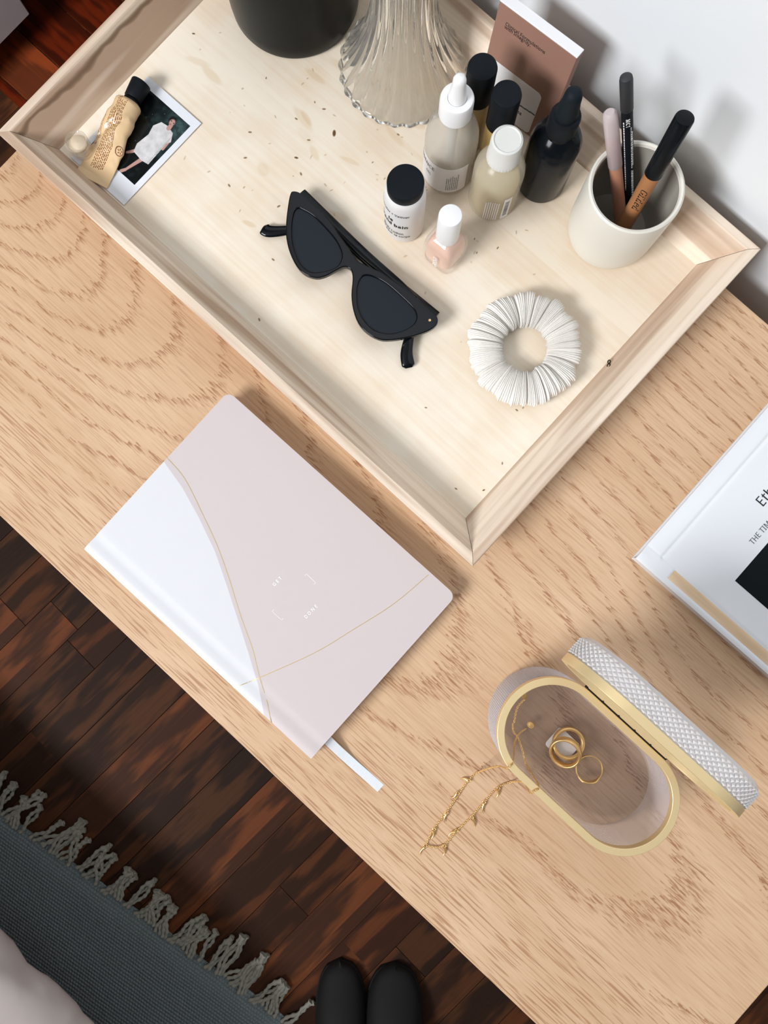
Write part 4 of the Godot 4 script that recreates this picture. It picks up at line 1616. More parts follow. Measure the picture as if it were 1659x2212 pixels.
func build_cup() -> void:
	var at := Vector3(-0.0442, F, -0.2645)
	var o := thing("cup", "off-white ceramic cup holding cosmetic pencils in the tray's back corner", "cup", at)
	part("body", lathed(mm([0, 0.3, 20, 0.3, 24.2, 1.2, 27.0, 4.2, 28.6, 9, 29.2, 16, 29.4, 40, 29.4, 63, 29.0, 65.2, 27.9, 66, 26.6, 65.4, 26.0, 63.6]), 72), mats.ceramic, o)
	part("interior", lathed(mm([26.0, 63.6, 25.8, 40, 25.4, 12, 23.5, 8.2, 19, 7, 0, 6.8]), 72), mats.ceramic_inside_shaded, o)  # darker than the body: the shade inside the cup is put into its colour
	var eye := Vector3(0, T + 0.522, 0)
	# lip gloss tube
	var g := stick("lip_gloss", "amber lip gloss tube with a glossy black cap leaning right in the cup", "lip gloss", Vector3(-0.0343, T + 0.0140, -0.2543), Vector3(-0.0446, T + 0.1300, -0.2757), eye, "cosmetic pencils and tubes in the cup")
	part("tube", lathed(mm([0, 0, 4.4, 0, 4.9, 0.6, 4.9, 75, 0, 75]), 32), mats.gloss_orange, g)
	part("cap", lathed(mm([0, 74.2, 4.9, 74.2, 5.3, 74.6, 5.4, 117, 5.1, 117.8, 4.6, 118, 0, 118]), 40), mats.black_gloss, g, Transform3D.IDENTITY, "glossy black cap")
	part("lettering", bent_letters("Gilded", 0.0042, 0.0049, 0.12, 0.0560, true, false, true, 0.35), mats.ink, g)
	# eyeliner
	var e := stick("eyeliner_pencil", "tall black eyeliner pencil with a matt dark grey cap standing in the cup", "eyeliner pencil", Vector3(-0.0404, T + 0.0140, -0.2800), Vector3(-0.0835, T + 0.1260, -0.2746), eye, "cosmetic pencils and tubes in the cup")
	part("barrel", lathed(mm([0, 0, 3.0, 0, 3.3, 0.4, 3.3, 97, 0, 97]), 32), mats.black_plastic, e)
	part("cap", lathed(mm([0, 96, 3.3, 96, 3.6, 96.4, 3.65, 117, 3.3, 119, 2.0, 120, 0, 120.1]), 32), mats.grey_cap, e, Transform3D.IDENTITY, "matt dark grey cap")
	part("lettering", bent_letters("MC1", 0.0016, 0.0033, 0.12, 0.0885, true, true), mats.white_print, e)
	var dash := MB.new()
	var r := RandomNumberGenerator.new()
	r.seed = 8
	for l in [[0.55, 0.050, 0.084], [0.82, 0.052, 0.080], [0.50, 0.022, 0.047], [0.75, 0.022, 0.047], [-0.75, 0.030, 0.088]]:
		var y: float = l[1]
		while y < l[2]:
			var s := r.randf_range(0.0006, 0.0019)
			bent_patch(dash, 0.00336, l[0], l[0] + 0.22, y, y + s, 3)
			y += s + r.randf_range(0.0003, 0.0008)
	part("small_print", dash.mesh(), mats.white_print, e)
	# lip pencil with a clear cap
	var p := stick("lip_pencil", "orange lip pencil under a cloudy clear cap, leftmost in the cup", "lip pencil", Vector3(-0.0419, T + 0.0140, -0.2730), Vector3(-0.0809, T + 0.1035, -0.2680), eye, "cosmetic pencils and tubes in the cup")
	part("barrel", lathed(mm([0, 0, 3.6, 0, 3.9, 0.4, 3.9, 56, 0, 56]), 32), mats.pencil_orange, p)
	part("tip", lathed(mm([0, 55, 3.7, 55, 3.7, 68, 3.2, 73, 2.2, 78, 0, 80]), 32), mats.pink_lip, p)
	part("cap", lathed(mm([0, 54.6, 4.1, 54.6, 4.35, 55, 4.3, 93, 3.9, 96.5, 2.6, 98, 0, 98.2]), 32), mats.clear_cap, p, Transform3D.IDENTITY, "cloudy clear cap")
	# a hairpin in the shadow of the cup
	var h := stick("hair_pin", "thin silver pin lying in the cup's dark side", "pin", Vector3(-0.0480, T + 0.0160, -0.2560), Vector3(-0.0660, T + 0.0560, -0.2540), eye)
	part("wire", lathed(mm([0, 0, 0.35, 0.1, 0.35, 43, 0, 43.5]), 10), mats.silver, h)


func stick(called: String, label: String, category: String, b: Vector3, t: Vector3, eye: Vector3, group := "") -> Node3D:
	var o := thing(called, label, category, b, 0.0, group)
	var y := (t - b).normalized()
	var z := eye - (b + t) * 0.5
	z = (z - y * z.dot(y)).normalized()
	o.transform = Transform3D(Basis(y.cross(z), y, z), b)
	return o


func build_carton() -> void:
	# origin at the top left front corner; x along the top, y up, z out of the front
	var u := Vector3(0.0572, 0, -0.0038).normalized()
	var d := Vector3(0.006153, -0.995683, 0.092612)
	var front := Vector3(0.066001, 0.092816, 0.993493)
	var tl := Vector3(-0.1764, T + 0.09, -0.2848)
	var w := 0.0573
	var h := 0.0834
	var base := tl + u * w * 0.5 + d * h
	var o := thing("carton", "tall rose-brown cosmetics carton with a white top standing against the tray's back", "carton", base)
	o.transform = Transform3D(Basis(u, -d, front), base)
	part("box", box_mesh(Vector3(0, h * 0.5 - 0.0004, -0.0034), Vector3(w, h - 0.0008, 0.0068), 0.0004), mats.carton_brown, o)
	part("lid", box_mesh(Vector3(0, h - 0.0002, -0.0034), Vector3(w + 0.0002, 0.0010, 0.0071), 0.0003), mats.carton_white, o, Transform3D.IDENTITY, "white top flap")
	var lb := MB.new()
	var ol := PackedVector2Array()
	for k in 4:
		for s in 6:
			var a := PI / 2 * (k + s / 5.0)
			ol.append(Vector2([1, -1, -1, 1][k] * 0.0176, [1, 1, -1, -1][k] * 0.0162) + Vector2(cos(a), sin(a)) * 0.0036)
	plate(lb, [ol], 0.0, 0.00015, 0.00004)
	part("label", lb.mesh(), mats.carton_white, o, Transform3D(Basis(Vector3.RIGHT, PI / 2), Vector3(-0.0046, h - 0.0632, 0.0)))
	var ln := MB.new()
	for s in 8:
		bevel_box(ln, Vector3(lerpf(-0.0120, 0.0142, s / 7.0), h - 0.0646 + 0.0016 * pow(s / 7.0, 2.0), 0.0002), Vector3(0.0042, 0.0011, 0.00012), 0.00003)
	part("label_line", ln.mesh(), mats.ink_grey, o)
	var l1 := letters("Clinical Formulations", 0.00165)
	l1.horizontal_alignment = HORIZONTAL_ALIGNMENT_LEFT
	part("lettering", l1, mats.ink, o, Transform3D(Basis(), Vector3(-w * 0.5 + 0.0073, h - 0.0122, 0.0001)))
	var l2 := letters("with Integrity.", 0.00165)
	l2.horizontal_alignment = HORIZONTAL_ALIGNMENT_LEFT
	part("lettering", l2, mats.ink, o, Transform3D(Basis(), Vector3(-w * 0.5 + 0.0073, h - 0.0147, 0.0001)))
	part("lettering", letters("16", 0.0022, true), mats.ink, o, Transform3D(Basis(), Vector3(-w * 0.5 + 0.0342, h - 0.0706, 0.0002)))


func build_bottles() -> void:
	# clear serum bottle with a white dropper
	var s := thing("serum_bottle", "frosted glass serum bottle with a white dropper and white label", "bottle", Vector3(-0.1545, F, -0.2232), 0.0, "bottles in the tray")
	part("body", lathed(mm([0, 0.3, 14, 0.3, 16.2, 1.0, 17.0, 3.2, 17.1, 44, 16.6, 50, 15.0, 56, 12.6, 61, 10.2, 65, 9.2, 68, 9.0, 71, 0, 71]), 64), mats.frosted, s)
	part("pipette", lathed(mm([0, 8, 1.6, 8, 3.2, 16, 3.2, 70, 0, 70]), 24), mats.milky_cap, s)
	part("collar", lathed(mm([0, 70, 9.6, 70, 10.1, 70.5, 10.1, 84, 9.6, 85.4, 8.4, 86, 5.8, 85.6, 5.5, 84.2, 0, 84.2]), 120, 60, 0.00012, 0.0702, 0.0846), mats.white_cap, s, Transform3D.IDENTITY, "white ribbed dropper collar")
	part("bulb", lathed(mm([0, 84, 5.4, 84, 5.6, 86, 5.0, 91, 4.2, 96, 3.9, 100, 3.8, 102, 3.2, 103.8, 1.8, 104.8, 0, 105]), 40), mats.white_cap, s, Transform3D.IDENTITY, "white rubber bulb")
	var lb := MB.new()
	bent_patch(lb, 0.01722, -0.75, 1.45, 0.0055, 0.0355, 40)
	part("label", lb.mesh(), mats.label_white, s, Transform3D.IDENTITY, "white paper label")
	part("lettering", bent_letters("ESSENCE", 0.0032, 0.01726, -0.42, 0.0285), mats.ink, s)
	part("lettering", bent_letters("OIL", 0.0018, 0.01726, -0.20, 0.0205), mats.ink_grey, s)
	part("small_print", print_lines(0.01728, 0.62, 0.072, 7, 0.0085, 0.0295, 21), mats.ink_grey, s)
	# small travel bottle
	var c := thing("travel_bottle", "small clear plastic bottle of yellowish liquid with a milky screw cap", "bottle", Vector3(-0.1190, F, -0.2296), 0.0, "bottles in the tray")
	part("body", lathed(mm([0, 0.3, 13.5, 0.3, 15.8, 1.2, 16.5, 3.6, 16.5, 39, 15.9, 44, 14.2, 48.4, 11.6, 51.6, 9.0, 53.4, 8.4, 56, 0, 56]), 64), mats.frosted_yellow, c)
	part("liquid", lathed(mm([0, 2.4, 13.4, 2.4, 14.6, 4, 14.6, 30, 0, 30]), 48), mats.pale_liquid, c)
	part("cap", lathed(mm([0, 55, 9.9, 55, 10.4, 55.5, 10.4, 60, 9.9, 60.8, 9.9, 72.5, 9.4, 74.2, 8.2, 74.8, 7.6, 74.2, 0, 74.0]), 80, 48, 0.00008, 0.0552, 0.0600), mats.milky_cap, c, Transform3D.IDENTITY, "milky white screw cap")
	var wl := MB.new()
	var r := RandomNumberGenerator.new()
	r.seed = 14
	for k in 7:
		bent_patch(wl, 0.0167, 0.30 + k * 0.085, 0.345 + k * 0.085, 0.004, 0.030 - r.randf() * 0.004, 2)
	part("small_print", wl.mesh(), mats.label_white, c)
	var bl := MB.new()
	bent_patch(bl, 0.01672, 1.02, 1.36, 0.004, 0.031, 8)
	part("barcode_label", bl.mesh(), mats.label_white, c)
	var bars := MB.new()
	var y := 0.0075
	while y < 0.0270:
		var th := r.randf_range(0.0003, 0.0010)
		bent_patch(bars, 0.01676, 1.09, 1.27, y, y + th, 4)
		y += th + r.randf_range(0.0003, 0.0007)
	part("barcode", bars.mesh(), mats.ink, c)
	# dark dropper bottle
	var d := thing("dropper_bottle", "black glass dropper bottle with a black rubber bulb beside the cup", "bottle", Vector3(-0.1022, F, -0.2612), 0.0, "bottles in the tray")
	part("body", lathed(mm([0, 0.3, 13.5, 0.3, 15.8, 1.0, 16.5, 3.2, 16.5, 48, 16.0, 53, 14.2, 57.6, 11.4, 61, 9.0, 63, 8.6, 66, 0, 66]), 64), mats.black_gloss, d)
	part("collar", lathed(mm([0, 65, 8.9, 65, 9.3, 65.5, 9.3, 78, 8.8, 79.5, 7.6, 80, 0, 80]), 96, 48, 0.0001, 0.0655, 0.0785), mats.black_plastic, d)
	part("bulb", lathed(mm([0, 79.5, 6.9, 79.5, 7.0, 82, 6.4, 87, 5.6, 92, 5.3, 97, 4.9, 100, 3.6, 101.8, 1.8, 102.6, 0, 102.7]), 40), mats.black_rubber, d)
	# two roll-on bottles
	for k in 2:
		var ro := thing("roller_bottle", ["roll-on bottle with a black cap between the vase and the carton", "roll-on bottle with a black cap in front of the carton's white label"][k], "bottle", [Vector3(-0.1575, F, -0.2492), Vector3(-0.1362, F, -0.2470)][k], 0.0, "bottles in the tray")
		var hh: float = [0.0, -1.0][k]
		part("body", lathed(mm([0, 0.3, 7.6, 0.3, 8.6, 1.0, 9.0, 3, 9.0, 50, 8.4, 53, 7.0, 55, 0, 55]), 48), mats.amber_liquid, ro)
		part("cap", lathed(mm([0, 52 + hh, 8.7, 52 + hh, 9.0, 52.4 + hh, 9.0, 80 + hh, 8.5, 81.6 + hh, 7.2, 82.2 + hh, 0, 82.3 + hh]), 48), mats.black_plastic, ro, Transform3D.IDENTITY, "black cap")
	# body lotion miniature
	var l := thing("lotion_bottle", "small white body lotion bottle with a flat black cap and black lettering", "bottle", Vector3(-0.1512, F, -0.1755), 0.0, "bottles in the tray")
	part("body", lathed(mm([0, 0.3, 11, 0.3, 12.8, 1.0, 13.4, 3.0, 13.5, 43, 13.1, 48, 12.2, 51.2, 11.4, 52.4, 0, 52.6]), 64), mats.lotion, l)
	part("cap", lathed(mm([0, 51.8, 11.3, 51.8, 11.5, 52.2, 11.6, 59.4, 11.3, 60.2, 10.6, 60.5, 0, 60.5]), 64), mats.black_plastic, l, Transform3D.IDENTITY, "flat black cap")
	part("lettering", bent_letters("Coriander + Vetiver", 0.0016, 0.0136, -0.06, 0.0405), mats.ink_grey, l)
	part("lettering", bent_letters("le", 0.0034, 0.0136, -0.02, 0.0312, false, true), mats.ink, l)
	part("lettering", bent_letters("grand bain", 0.0034, 0.0136, 0.00, 0.0255, false, true), mats.ink, l)
	part("lettering", bent_letters("Body Lotion", 0.0019, 0.0136, 0.05, 0.0155), mats.ink, l)
	part("lettering", bent_letters("Lait pour le corps", 0.0019, 0.0136, 0.10, 0.0115), mats.ink, l)
	# nail polish
	var p := thing("nail_polish", "square bottle of pale pink nail polish with a white cap", "nail polish", Vector3(-0.1168, F, -0.1785), 0.04)
	var rows := []
	for lv in [[9.8, 0.3], [11.6, 0.8], [12.2, 2.4], [12.3, 8], [12.1, 18], [11.4, 24], [10.0, 28.2], [8.0, 30.4], [5.8, 31.4], [5.2, 33]]:
		rows.append(squircle(lv[0] * 0.001, lv[1] * 0.001))
	part("glass", capped(rows), mats.polish_glass, p)
	var rows2 := []
	for lv in [[8.0, 2.6], [9.8, 3.2], [10.4, 5], [10.4, 17], [9.8, 22], [8.0, 26], [5.6, 28.2]]:
		rows2.append(squircle(lv[0] * 0.001, lv[1] * 0.001))
	part("polish", capped(rows2), mats.polish, p)
	part("cap", lathed(mm([0, 31, 7.3, 31, 7.6, 31.4, 7.4, 59, 7.0, 59.8, 6.4, 60, 0, 60]), 56), mats.white_cap, p, Transform3D.IDENTITY, "white cap")
	part("lettering", letters("essie", 0.0045, false), mats.white_print, p, Transform3D(Basis(Vector3(0, 0, 1), -PI / 2), Vector3(0.0015, 0.0125, 0.01238)))


func squircle(r: float, y: float) -> PackedVector3Array:
	var out := PackedVector3Array()
	for i in 64:
		var a := TAU * i / 64
		var c := cos(a)
		var s := sin(a)
		var k := pow(pow(absf(c), 5.0) + pow(absf(s), 5.0), -0.2)
		out.append(Vector3(c * k * r, y, s * k * r))
	return out


func capped(rows: Array) -> ArrayMesh:
	var mb := MB.new()
	sheet(mb, rows, false, true, 1.0)
	var k: int = rows[0].size()
	for i in mb.v.size():
		var out := Vector3(mb.v[i].x, 0, mb.v[i].z)
		if mb.n[i].dot(out) < 0.0:
			mb.n[i] = -mb.n[i]
	for i in range(0, mb.x.size(), 3):
		var a := mb.x[i]
		if (mb.v[mb.x[i + 1]] - mb.v[a]).cross(mb.v[mb.x[i + 2]] - mb.v[a]).dot(mb.n[a]) > 0.0:
			var w := mb.x[i + 1]
			mb.x[i + 1] = mb.x[i + 2]
			mb.x[i + 2] = w
	for e in 2:
		var row: PackedVector3Array = rows[0] if e == 0 else rows[rows.size() - 1]
		var q := Vector3.DOWN if e == 0 else Vector3.UP
		var c := mb.add(Vector3(0, row[0].y, 0), q)
		var f := mb.v.size()
		for p in row:
			mb.add(p, q)
		for j in k:
			mb.tri(c, f + j, f + (j + 1) % k)
	return mb.mesh()


# upright lines of print too small to read, on a bottle of radius r
func print_lines(r: float, a0: float, step: float, count: int, y0: float, y1: float, sd: int) -> ArrayMesh:
	var mb := MB.new()
	var rr := RandomNumberGenerator.new()
	rr.seed = sd
	for k in count:
		var y := y0
		var end := y1 - rr.randf_range(0.0, 0.006)
		while y < end:
			var s := rr.randf_range(0.0007, 0.0026)
			bent_patch(mb, r, a0 + k * step, a0 + k * step + step * 0.42, y, minf(y + s, end), 2)
			y += s + rr.randf_range(0.0003, 0.0006)
	return mb.mesh()


# ---------------------------------------------------------------- small things lying in the tray

func build_sunglasses() -> void:
	var o := thing("sunglasses", "black cat-eye sunglasses lying folded in the middle of the tray", "sunglasses", Vector3(-0.1519, F, -0.1278))
	var outline := smooth_loop([-0.0665, -0.0099, -0.0629, -0.0121, -0.0569, -0.0123, -0.0494, -0.0122, -0.0357, -0.0120, -0.0240, -0.0090, -0.0128, -0.0066, -0.0031, -0.0040, 0.0022, -0.0049, 0.0094, -0.0068, 0.0174, -0.0090, 0.0333, -0.0110,
		0.0492, -0.0118, 0.0597, -0.0118, 0.0646, -0.0106, 0.0668, -0.0064, 0.0650, 0.0007, 0.0591, 0.0112, 0.0514, 0.0209, 0.0450, 0.0260, 0.0360, 0.0282, 0.0273, 0.0272, 0.0186, 0.0227, 0.0109, 0.0161, 0.0042, 0.0076, -0.0001, 0.0041,
		-0.0031, 0.0039, -0.0059, 0.0057, -0.0079, 0.0108, -0.0103, 0.0179, -0.0142, 0.0234, -0.0213, 0.0267, -0.0292, 0.0265, -0.0389, 0.0228, -0.0477, 0.0170, -0.0553, 0.0091, -0.0629, -0.0012, -0.0667, -0.0075], 3)
	var h1 := smooth_loop([-0.0563, -0.0032, -0.0529, -0.0050, -0.0443, -0.0066, -0.0324, -0.0059, -0.0217, -0.0042, -0.0133, -0.0005, -0.0099, 0.0044, -0.0098, 0.0100, -0.0136, 0.0168, -0.0194, 0.0227, -0.0262, 0.0238, -0.0338, 0.0216, -0.0429, 0.0161, -0.0501, 0.0090, -0.0555, 0.0013], 4)
	var h2 := smooth_loop([0.0088, -0.0001, 0.0131, -0.0028, 0.0220, -0.0052, 0.0349, -0.0056, 0.0477, -0.0049, 0.0532, -0.0020, 0.0550, 0.0031, 0.0530, 0.0105, 0.0472, 0.0187, 0.0391, 0.0232, 0.0303, 0.0233, 0.0214, 0.0202, 0.0137, 0.0136, 0.0092, 0.0075, 0.0079, 0.0031], 4)
	var mb := MB.new()
	plate(mb, [outline, h1, h2], 0.0098, 0.0142, 0.0008)
	part("frame", mb.mesh(), mats.acetate, o)
	for hl in [h1, h2]:
		var q := loop_normals(hl, false)
		var big := PackedVector2Array()
		for i in hl.size():
			big.append(hl[i] + q[i] * 0.0004)
		var lm := MB.new()
		plate(lm, [big], 0.0112, 0.0128, 0.0003)
		part("lens", lm.mesh(), mats.lens, o)
	for k in 2:
		var pts := []
		var src := pairs([-0.0641, -0.0140, -0.0072, -0.0118, 0.0320, -0.0120, 0.0450, -0.0095, 0.0562, 0.0078, 0.0632, 0.0185, 0.0709, 0.0245]) if k == 0 else pairs([0.0609, -0.0136, 0.0028, -0.0115, -0.0424, -0.0118, -0.0505, -0.0059, -0.0520, 0.0042, -0.0563, 0.0113, -0.0640, 0.0190, -0.0688, 0.0200])
		for p in src:
			pts.append(Vector3(p.x, 0.0072 if k == 0 else 0.0032, p.y))
		if k == 0:
			pts[5].y = 0.0042
			pts[6].y = 0.0024
			pts[4].y = 0.0062
		var path := smooth_path(pts, 8)
		var ra := PackedFloat32Array()
		var rb := PackedFloat32Array()
		for i in path.size():
			var t := float(i) / (path.size() - 1)
			ra.append(lerpf(0.0042, 0.0031, smoothstep(0.0, 0.5, t)) + 0.0014 * smoothstep(0.6, 0.95, t) - 0.0022 * smoothstep(0.95, 1.0, t))
			rb.append(0.0018 - 0.0008 * smoothstep(0.94, 1.0, t))
		var tm := MB.new()
		tube(tm, path, ra, rb, 16)
		part("temple", tm.mesh(), mats.acetate, o)
	part("rivet", lathed(mm([0, 0, 0.9, 0, 0.9, 0.2, 0.6, 0.35, 0, 0.4]), 16), mats.gold, o, Transform3D(Basis(), Vector3(0.0613, 0.0141, -0.0062)), "tiny gold rivet")


func build_scrunchie() -> void:
	var o := thing("scrunchie", "cream pleated fabric scrunchie lying at the tray's right end", "scrunchie", Vector3(-0.0315, F, -0.1640))
	var nu := 1650
	var nv := 22
	var r := RandomNumberGenerator.new()
	r.seed = 31
	var folds := []
	var a := 0.0
	while a < TAU - 0.18:
		folds.append([a, r.randf_range(0.3, 1.0), r.randf_range(0.014, 0.034)])
		a += r.randf_range(0.16, 0.42)
	var wob := FastNoiseLite.new()
	wob.seed = 6
	wob.frequency = 1.2
	var rows := []
	for i in nu:
		var t := TAU * i / nu
		var dip := 0.0
		for f in folds:
			var d := absf(wrapf(t - f[0], -PI, PI))
			dip = maxf(dip, f[1] * exp(-pow(d / f[2], 2.0)))
		var nA := wob.get_noise_2d(cos(t) * 2.0, sin(t) * 2.0)
		var rib := sin(t * 165.0 + 2.5 * sin(t * 7.0))
		var ro := 0.0382 + nA * 0.0030 - dip * 0.0022 + 0.0005 * sin(t * 41.0) * sin(t * 13.0)
		var ri := 0.0152 + wob.get_noise_2d(cos(t) * 3.0 + 9.0, sin(t) * 3.0) * 0.0020 + dip * 0.0010
		var mid := (ro + ri) * 0.5
		var hw := (ro - ri) * 0.5
		var hh := 0.0075 + wob.get_noise_2d(cos(t) * 3.0, sin(t) * 3.0 + 20.0) * 0.0020 - dip * 0.0036
		var skew := 0.05 * sin(t * 3.0 + 1.0)
		var row := PackedVector3Array()
		for j in nv:
			var b := TAU * j / nv
			var cb := cos(b)
			var sb := sin(b)
			var rr := mid + hw * signf(cb) * pow(absf(cb), 0.85)
			var y := 0.0078 + hh * signf(sb) * pow(absf(sb), 0.8)
			var am := 0.00048 * (0.4 + 0.6 * absf(sb)) * rib
			rr += am * cb * 1.3
			y += am * sb
			y = maxf(y, 0.0006)
			var tt := t + skew * (rr - mid) / 0.012 * 0.6
			row.append(Vector3(rr * cos(tt), y, rr * sin(tt)))
		rows.append(row)
	var mb := MB.new()
	sheet(mb, rows, true, true, outward(rows, Vector3(0.0267, 0.0078, 0)))
	part("fabric", mb.mesh(), mats.scrunchie, o)


func photo_texture() -> ImageTexture:
	var w := 300
	var h := 400
	var im := Image.create_empty(w, h, false, Image.FORMAT_RGB8)
	var nz := noise(w, h, 3, 3, 0.06, 55, 4)
	for y in h:
		for x in w:
			var t := nz[y * w + x] / 255.0
			var glow := clampf(1.2 - Vector2(x - w * 1.0, y - h * 0.16).length() / 170.0, 0.0, 1.0)
			var c := Color(0.035, 0.055, 0.06).lerp(Color(0.09, 0.13, 0.13), smoothstep(0.45, 0.8, t) * 0.8)
			im.set_pixel(x, y, c.lerp(Color(0.30, 0.40, 0.40), glow * (0.3 + 0.7 * t)))
	var skin := Color(0.74, 0.58, 0.54)
	var wh := Vector2(w, h)
	# legs, arms, dress, face, hair of the person in the print
	limb(im, Vector2(0.66, 0.63) * wh, Vector2(0.53, 0.76) * wh, 13.0, 8.0, skin)
	limb(im, Vector2(0.79, 0.70) * wh, Vector2(0.71, 0.93) * wh, 13.0, 8.0, skin)
	limb(im, Vector2(0.71, 0.93) * wh, Vector2(0.67, 0.985) * wh, 9.0, 10.0, skin)
	limb(im, Vector2(0.90, 0.30) * wh, Vector2(0.93, 0.44) * wh, 12.0, 8.0, skin)
	var dress := PackedVector2Array([Vector2(0.60, 0.20), Vector2(0.72, 0.185), Vector2(0.87, 0.21), Vector2(0.95, 0.31), Vector2(0.91, 0.36), Vector2(0.92, 0.52), Vector2(0.93, 0.70), Vector2(0.80, 0.72), Vector2(0.60, 0.70), Vector2(0.55, 0.60), Vector2(0.585, 0.42), Vector2(0.54, 0.30)])
	for y in h:
		for x in w:
			var p := Vector2((x + 0.5) / w, (y + 0.5) / h)
			if Geometry2D.is_point_in_polygon(p, dress):
				var t := nz[y * w + x] / 255.0
				im.set_pixel(x, y, Color(0.90, 0.89, 0.89).darkened(0.16 * t + (0.08 if absf(p.x - 0.9) < 0.01 else 0.0)))
	limb(im, Vector2(0.755, 0.15) * wh, Vector2(0.76, 0.20) * wh, 11.0, 13.0, skin)
	dab(im, 0.715 * w, 0.095 * h, 24.0, 27.0, 0.0, Color(0.10, 0.09, 0.09), 1.0)
	dab(im, 0.735 * w, 0.115 * h, 19.0, 23.0, 0.0, skin, 1.0)
	dab(im, 0.71 * w, 0.105 * h, 5.0, 3.0, 0.2, Color(0.2, 0.15, 0.14), 0.9)
	dab(im, 0.765 * w, 0.11 * h, 5.0, 3.0, 0.2, Color(0.2, 0.15, 0.14), 0.9)
	dab(im, 0.735 * w, 0.145 * h, 6.0, 2.5, 0.1, Color(0.55, 0.28, 0.27), 0.9)
	for k in 14:
		dab(im, fposmod(k * 71.0, 170.0) + 6.0, fposmod(k * 113.0, 380.0) + 8.0, 2.6, 2.6, 0.0, Color(0.6, 0.66, 0.66), 0.6)
	return ImageTexture.create_from_image(im)


func limb(im: Image, a: Vector2, b: Vector2, ra: float, rb: float, c: Color) -> void:
	for k in 25:
		var t := k / 24.0
		var p := a.lerp(b, t)
		var r := lerpf(ra, rb, t)
		dab(im, p.x, p.y, r, r, 0.0, c, 1.0)


func build_instant_photo() -> void:
	var o := thing("instant_photo", "white-bordered instant photo of a person in a white dress, half under the tube", "photograph", Vector3(-0.3300, F + 0.0004, -0.0945), 0.004)
	part("card", box_mesh(Vector3(0, 0.0004, 0), Vector3(0.0512, 0.0007, 0.0788), 0.0002), mats.photo_white, o)
	var m := mat("photo_print", Color.WHITE, 0.18)
	m.albedo_texture = photo_texture()
	var mb := MB.new()
	mb.flat(Vector3(-0.0214, 0.00078, -0.0327), Vector3(0.0213, 0.00078, -0.0327), Vector3(0.0213, 0.00078, 0.0240), Vector3(-0.0214, 0.00078, 0.0240), Vector3.UP, Vector2(0, 0), Vector2(1, 0), Vector2(1, 1), Vector2(0, 1))
	part("picture", mb.mesh(), m, o, Transform3D.IDENTITY, "dark picture of a standing person in white")


func tube_texture() -> ImageTexture:
	var w := 640                                   # along the tube, from the crimp
	var h := 512                                   # round it
	var im := Image.create_empty(w, h, false, Image.FORMAT_RGB8)
	im.fill(Color(0.87, 0.745, 0.575))
	var r := RandomNumberGenerator.new()
	r.seed = 19
	var ink := Color(0.45, 0.25, 0.10)
	for blk in [[8, 104, 8.6, 40, 610], [4, 196, 8.6, 200, 480]]:
		for l in blk[0]:
			var y: float = blk[1] + l * blk[2]
			var x: float = blk[3] + r.randf_range(0.0, 16.0)
			var end: float = blk[4] - r.randf_range(0.0, 60.0)
			while x < end:
				var s := r.randf_range(8.0, 30.0)
				im.fill_rect(Rect2i(int(x), int(y), int(s), 4), ink)
				x += s + r.randf_range(3.0, 7.0)
	for k in 60:                                   # the round seal
		var a := TAU * k / 60
		dab(im, 240.0 + cos(a) * 34.0, 50.0 + sin(a) * 31.0, 4.0, 4.0, 0.0, ink, 1.0)
	for k in 5:
		var a := TAU * k / 5
		dab(im, 240.0 + cos(a) * 15.0, 50.0 + sin(a) * 14.0, 10.0, 6.0, a, ink, 0.75)
	return ImageTexture.create_from_image(im)


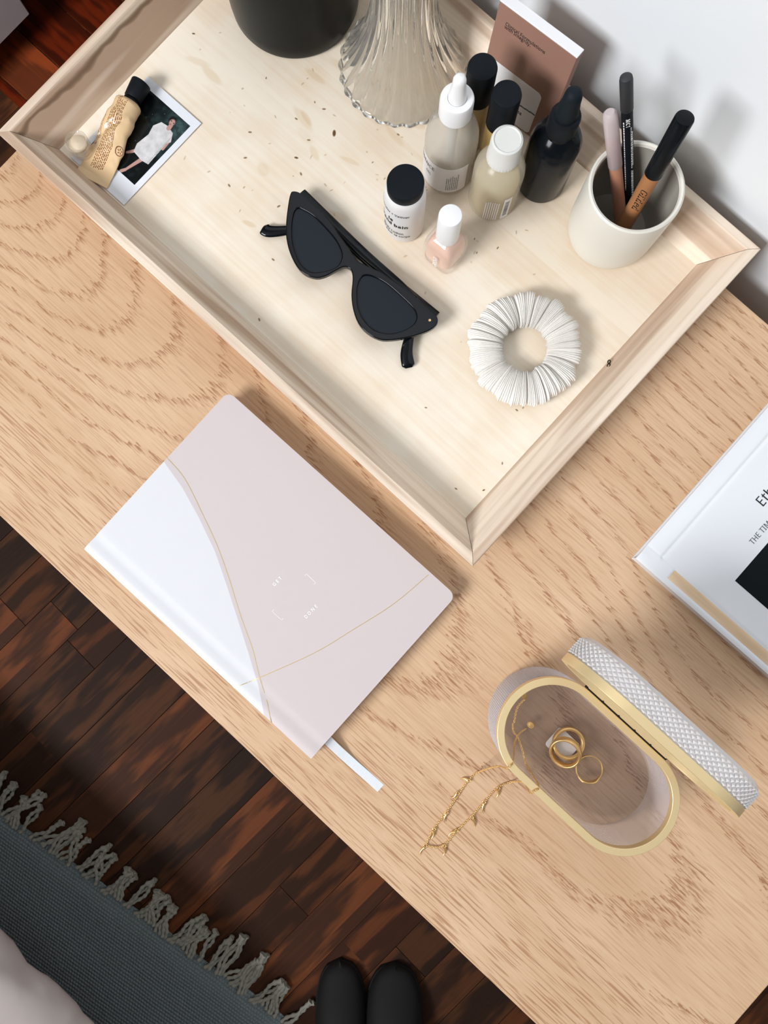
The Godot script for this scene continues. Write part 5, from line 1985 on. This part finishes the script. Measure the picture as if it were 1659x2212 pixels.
func build_hand_cream() -> void:
	var a := Vector3(-0.3337, F, -0.0575)
	var b := Vector3(-0.3470, F, -0.1110)
	var ln := a.distance_to(b)
	var dir := (b - a).normalized()
	var o := thing("hand_cream", "squeezed tan hand cream tube with brown print and a black cap on the photo", "cosmetic tube", a)
	o.transform = Transform3D(Basis(dir, Vector3.UP, dir.cross(Vector3.UP)), a)
	var m := mat("tube_print", Color.WHITE, 0.25)
	m.albedo_texture = tube_texture()
	var nz := FastNoiseLite.new()
	nz.seed = 12
	nz.frequency = 80.0
	nz.fractal_octaves = 2
	var rows := []
	for i in 49:
		var t := i / 48.0
		var hw := lerpf(0.0122, 0.0094, smoothstep(0.1, 0.95, t))
		var hh := lerpf(0.0007, 0.0078, smoothstep(0.0, 0.9, t))
		if t > 0.93:
			var e := (t - 0.93) / 0.07
			hw = lerpf(0.0094, 0.0054, e * e)
			hh = lerpf(0.0078, 0.0052, e * e)
		var row := PackedVector3Array()
		for j in 56:
			var q := TAU * j / 56
			var z := cos(q) * hw
			var y := 0.0016 + hh + signf(sin(q)) * pow(absf(sin(q)), 0.9) * hh
			var dent := nz.get_noise_2d(t * 0.055, z) * 0.0007 * smoothstep(0.05, 0.3, t) * (1.0 - smoothstep(0.85, 1.0, t))
			dent -= 0.0016 * exp(-pow((t - 0.62 - z * 22.0) / 0.05, 2.0)) * smoothstep(0.0, 0.4, t)
			z += nz.get_noise_2d(t * 0.05, 9.0 + signf(z)) * 0.0014 * smoothstep(0.15, 0.4, t) * (1.0 - smoothstep(0.85, 1.0, t)) * signf(z)
			row.append(Vector3(t * ln, y + (dent if sin(q) > 0.0 else 0.0), z))
		rows.append(row)
	var mb := MB.new()
	sheet(mb, rows, false, true, outward(rows, Vector3(0, 0.0023, 0)))
	part("body", mb.mesh(), m, o)
	part("crimp", box_mesh(Vector3(-0.0024, 0.0022, 0), Vector3(0.0056, 0.0014, 0.0250), 0.0004), mats.cream_tube, o, Transform3D.IDENTITY, "flat crimped end")
	var up := Basis(Vector3(0, 0, 1), -PI / 2)
	part("neck", lathed(mm([0, -1, 5.4, -1, 5.4, 0.6, 4.4, 1.2, 4.2, 3, 0, 3]), 32), mats.black_plastic, o, Transform3D(up, Vector3(ln, 0.0085, 0)))
	part("cap", lathed(mm([0, 1.6, 5.6, 1.6, 5.9, 2.0, 6.9, 13.6, 6.6, 14.4, 5.9, 14.7, 0, 14.7]), 40), mats.black_plastic, o, Transform3D(up, Vector3(ln, 0.0085, 0)), "black screw cap")


func build_glass_globe() -> void:
	var o := thing("glass_vial", "tiny round clear glass vial in the tray's left corner beside the tube", "vial", Vector3(-0.3506, F, -0.0640))
	part("glass", lathed(mm([0, 0.4, 4.5, 0.6, 6.6, 2.4, 7.6, 5.4, 7.8, 9, 7.6, 12, 7.9, 13.2, 7.9, 15.4, 7.3, 16, 6.6, 15.4, 6.2, 13, 6.3, 9, 5.8, 5.4, 4.4, 3.4, 0, 2.8]), 48), mats.clear_glass, o)
	part("stopper", lathed(mm([0, 10.6, 5.9, 10.6, 6.2, 11.2, 6.2, 12.6, 5.4, 13.4, 0, 14.2]), 40), mats.cream_disc, o, Transform3D.IDENTITY, "cream disc inside its mouth")


func build_loose_nail() -> void:
	var o := thing("wire_loop", "tiny twisted wire loop on the inner slope of the tray's right side", "wire", Vector3(0.0168, T + 0.0085, -0.1962), 0.6)
	for k in 2:
		part("loop", ring_mesh(0.0011, 0.00035, 0.00035, 20, 6), mats.dark_metal, o, Transform3D(Basis(Vector3(0, 0, 1), 0.9), Vector3(0.0, 0.0004, 0.0013 - k * 0.0026)))
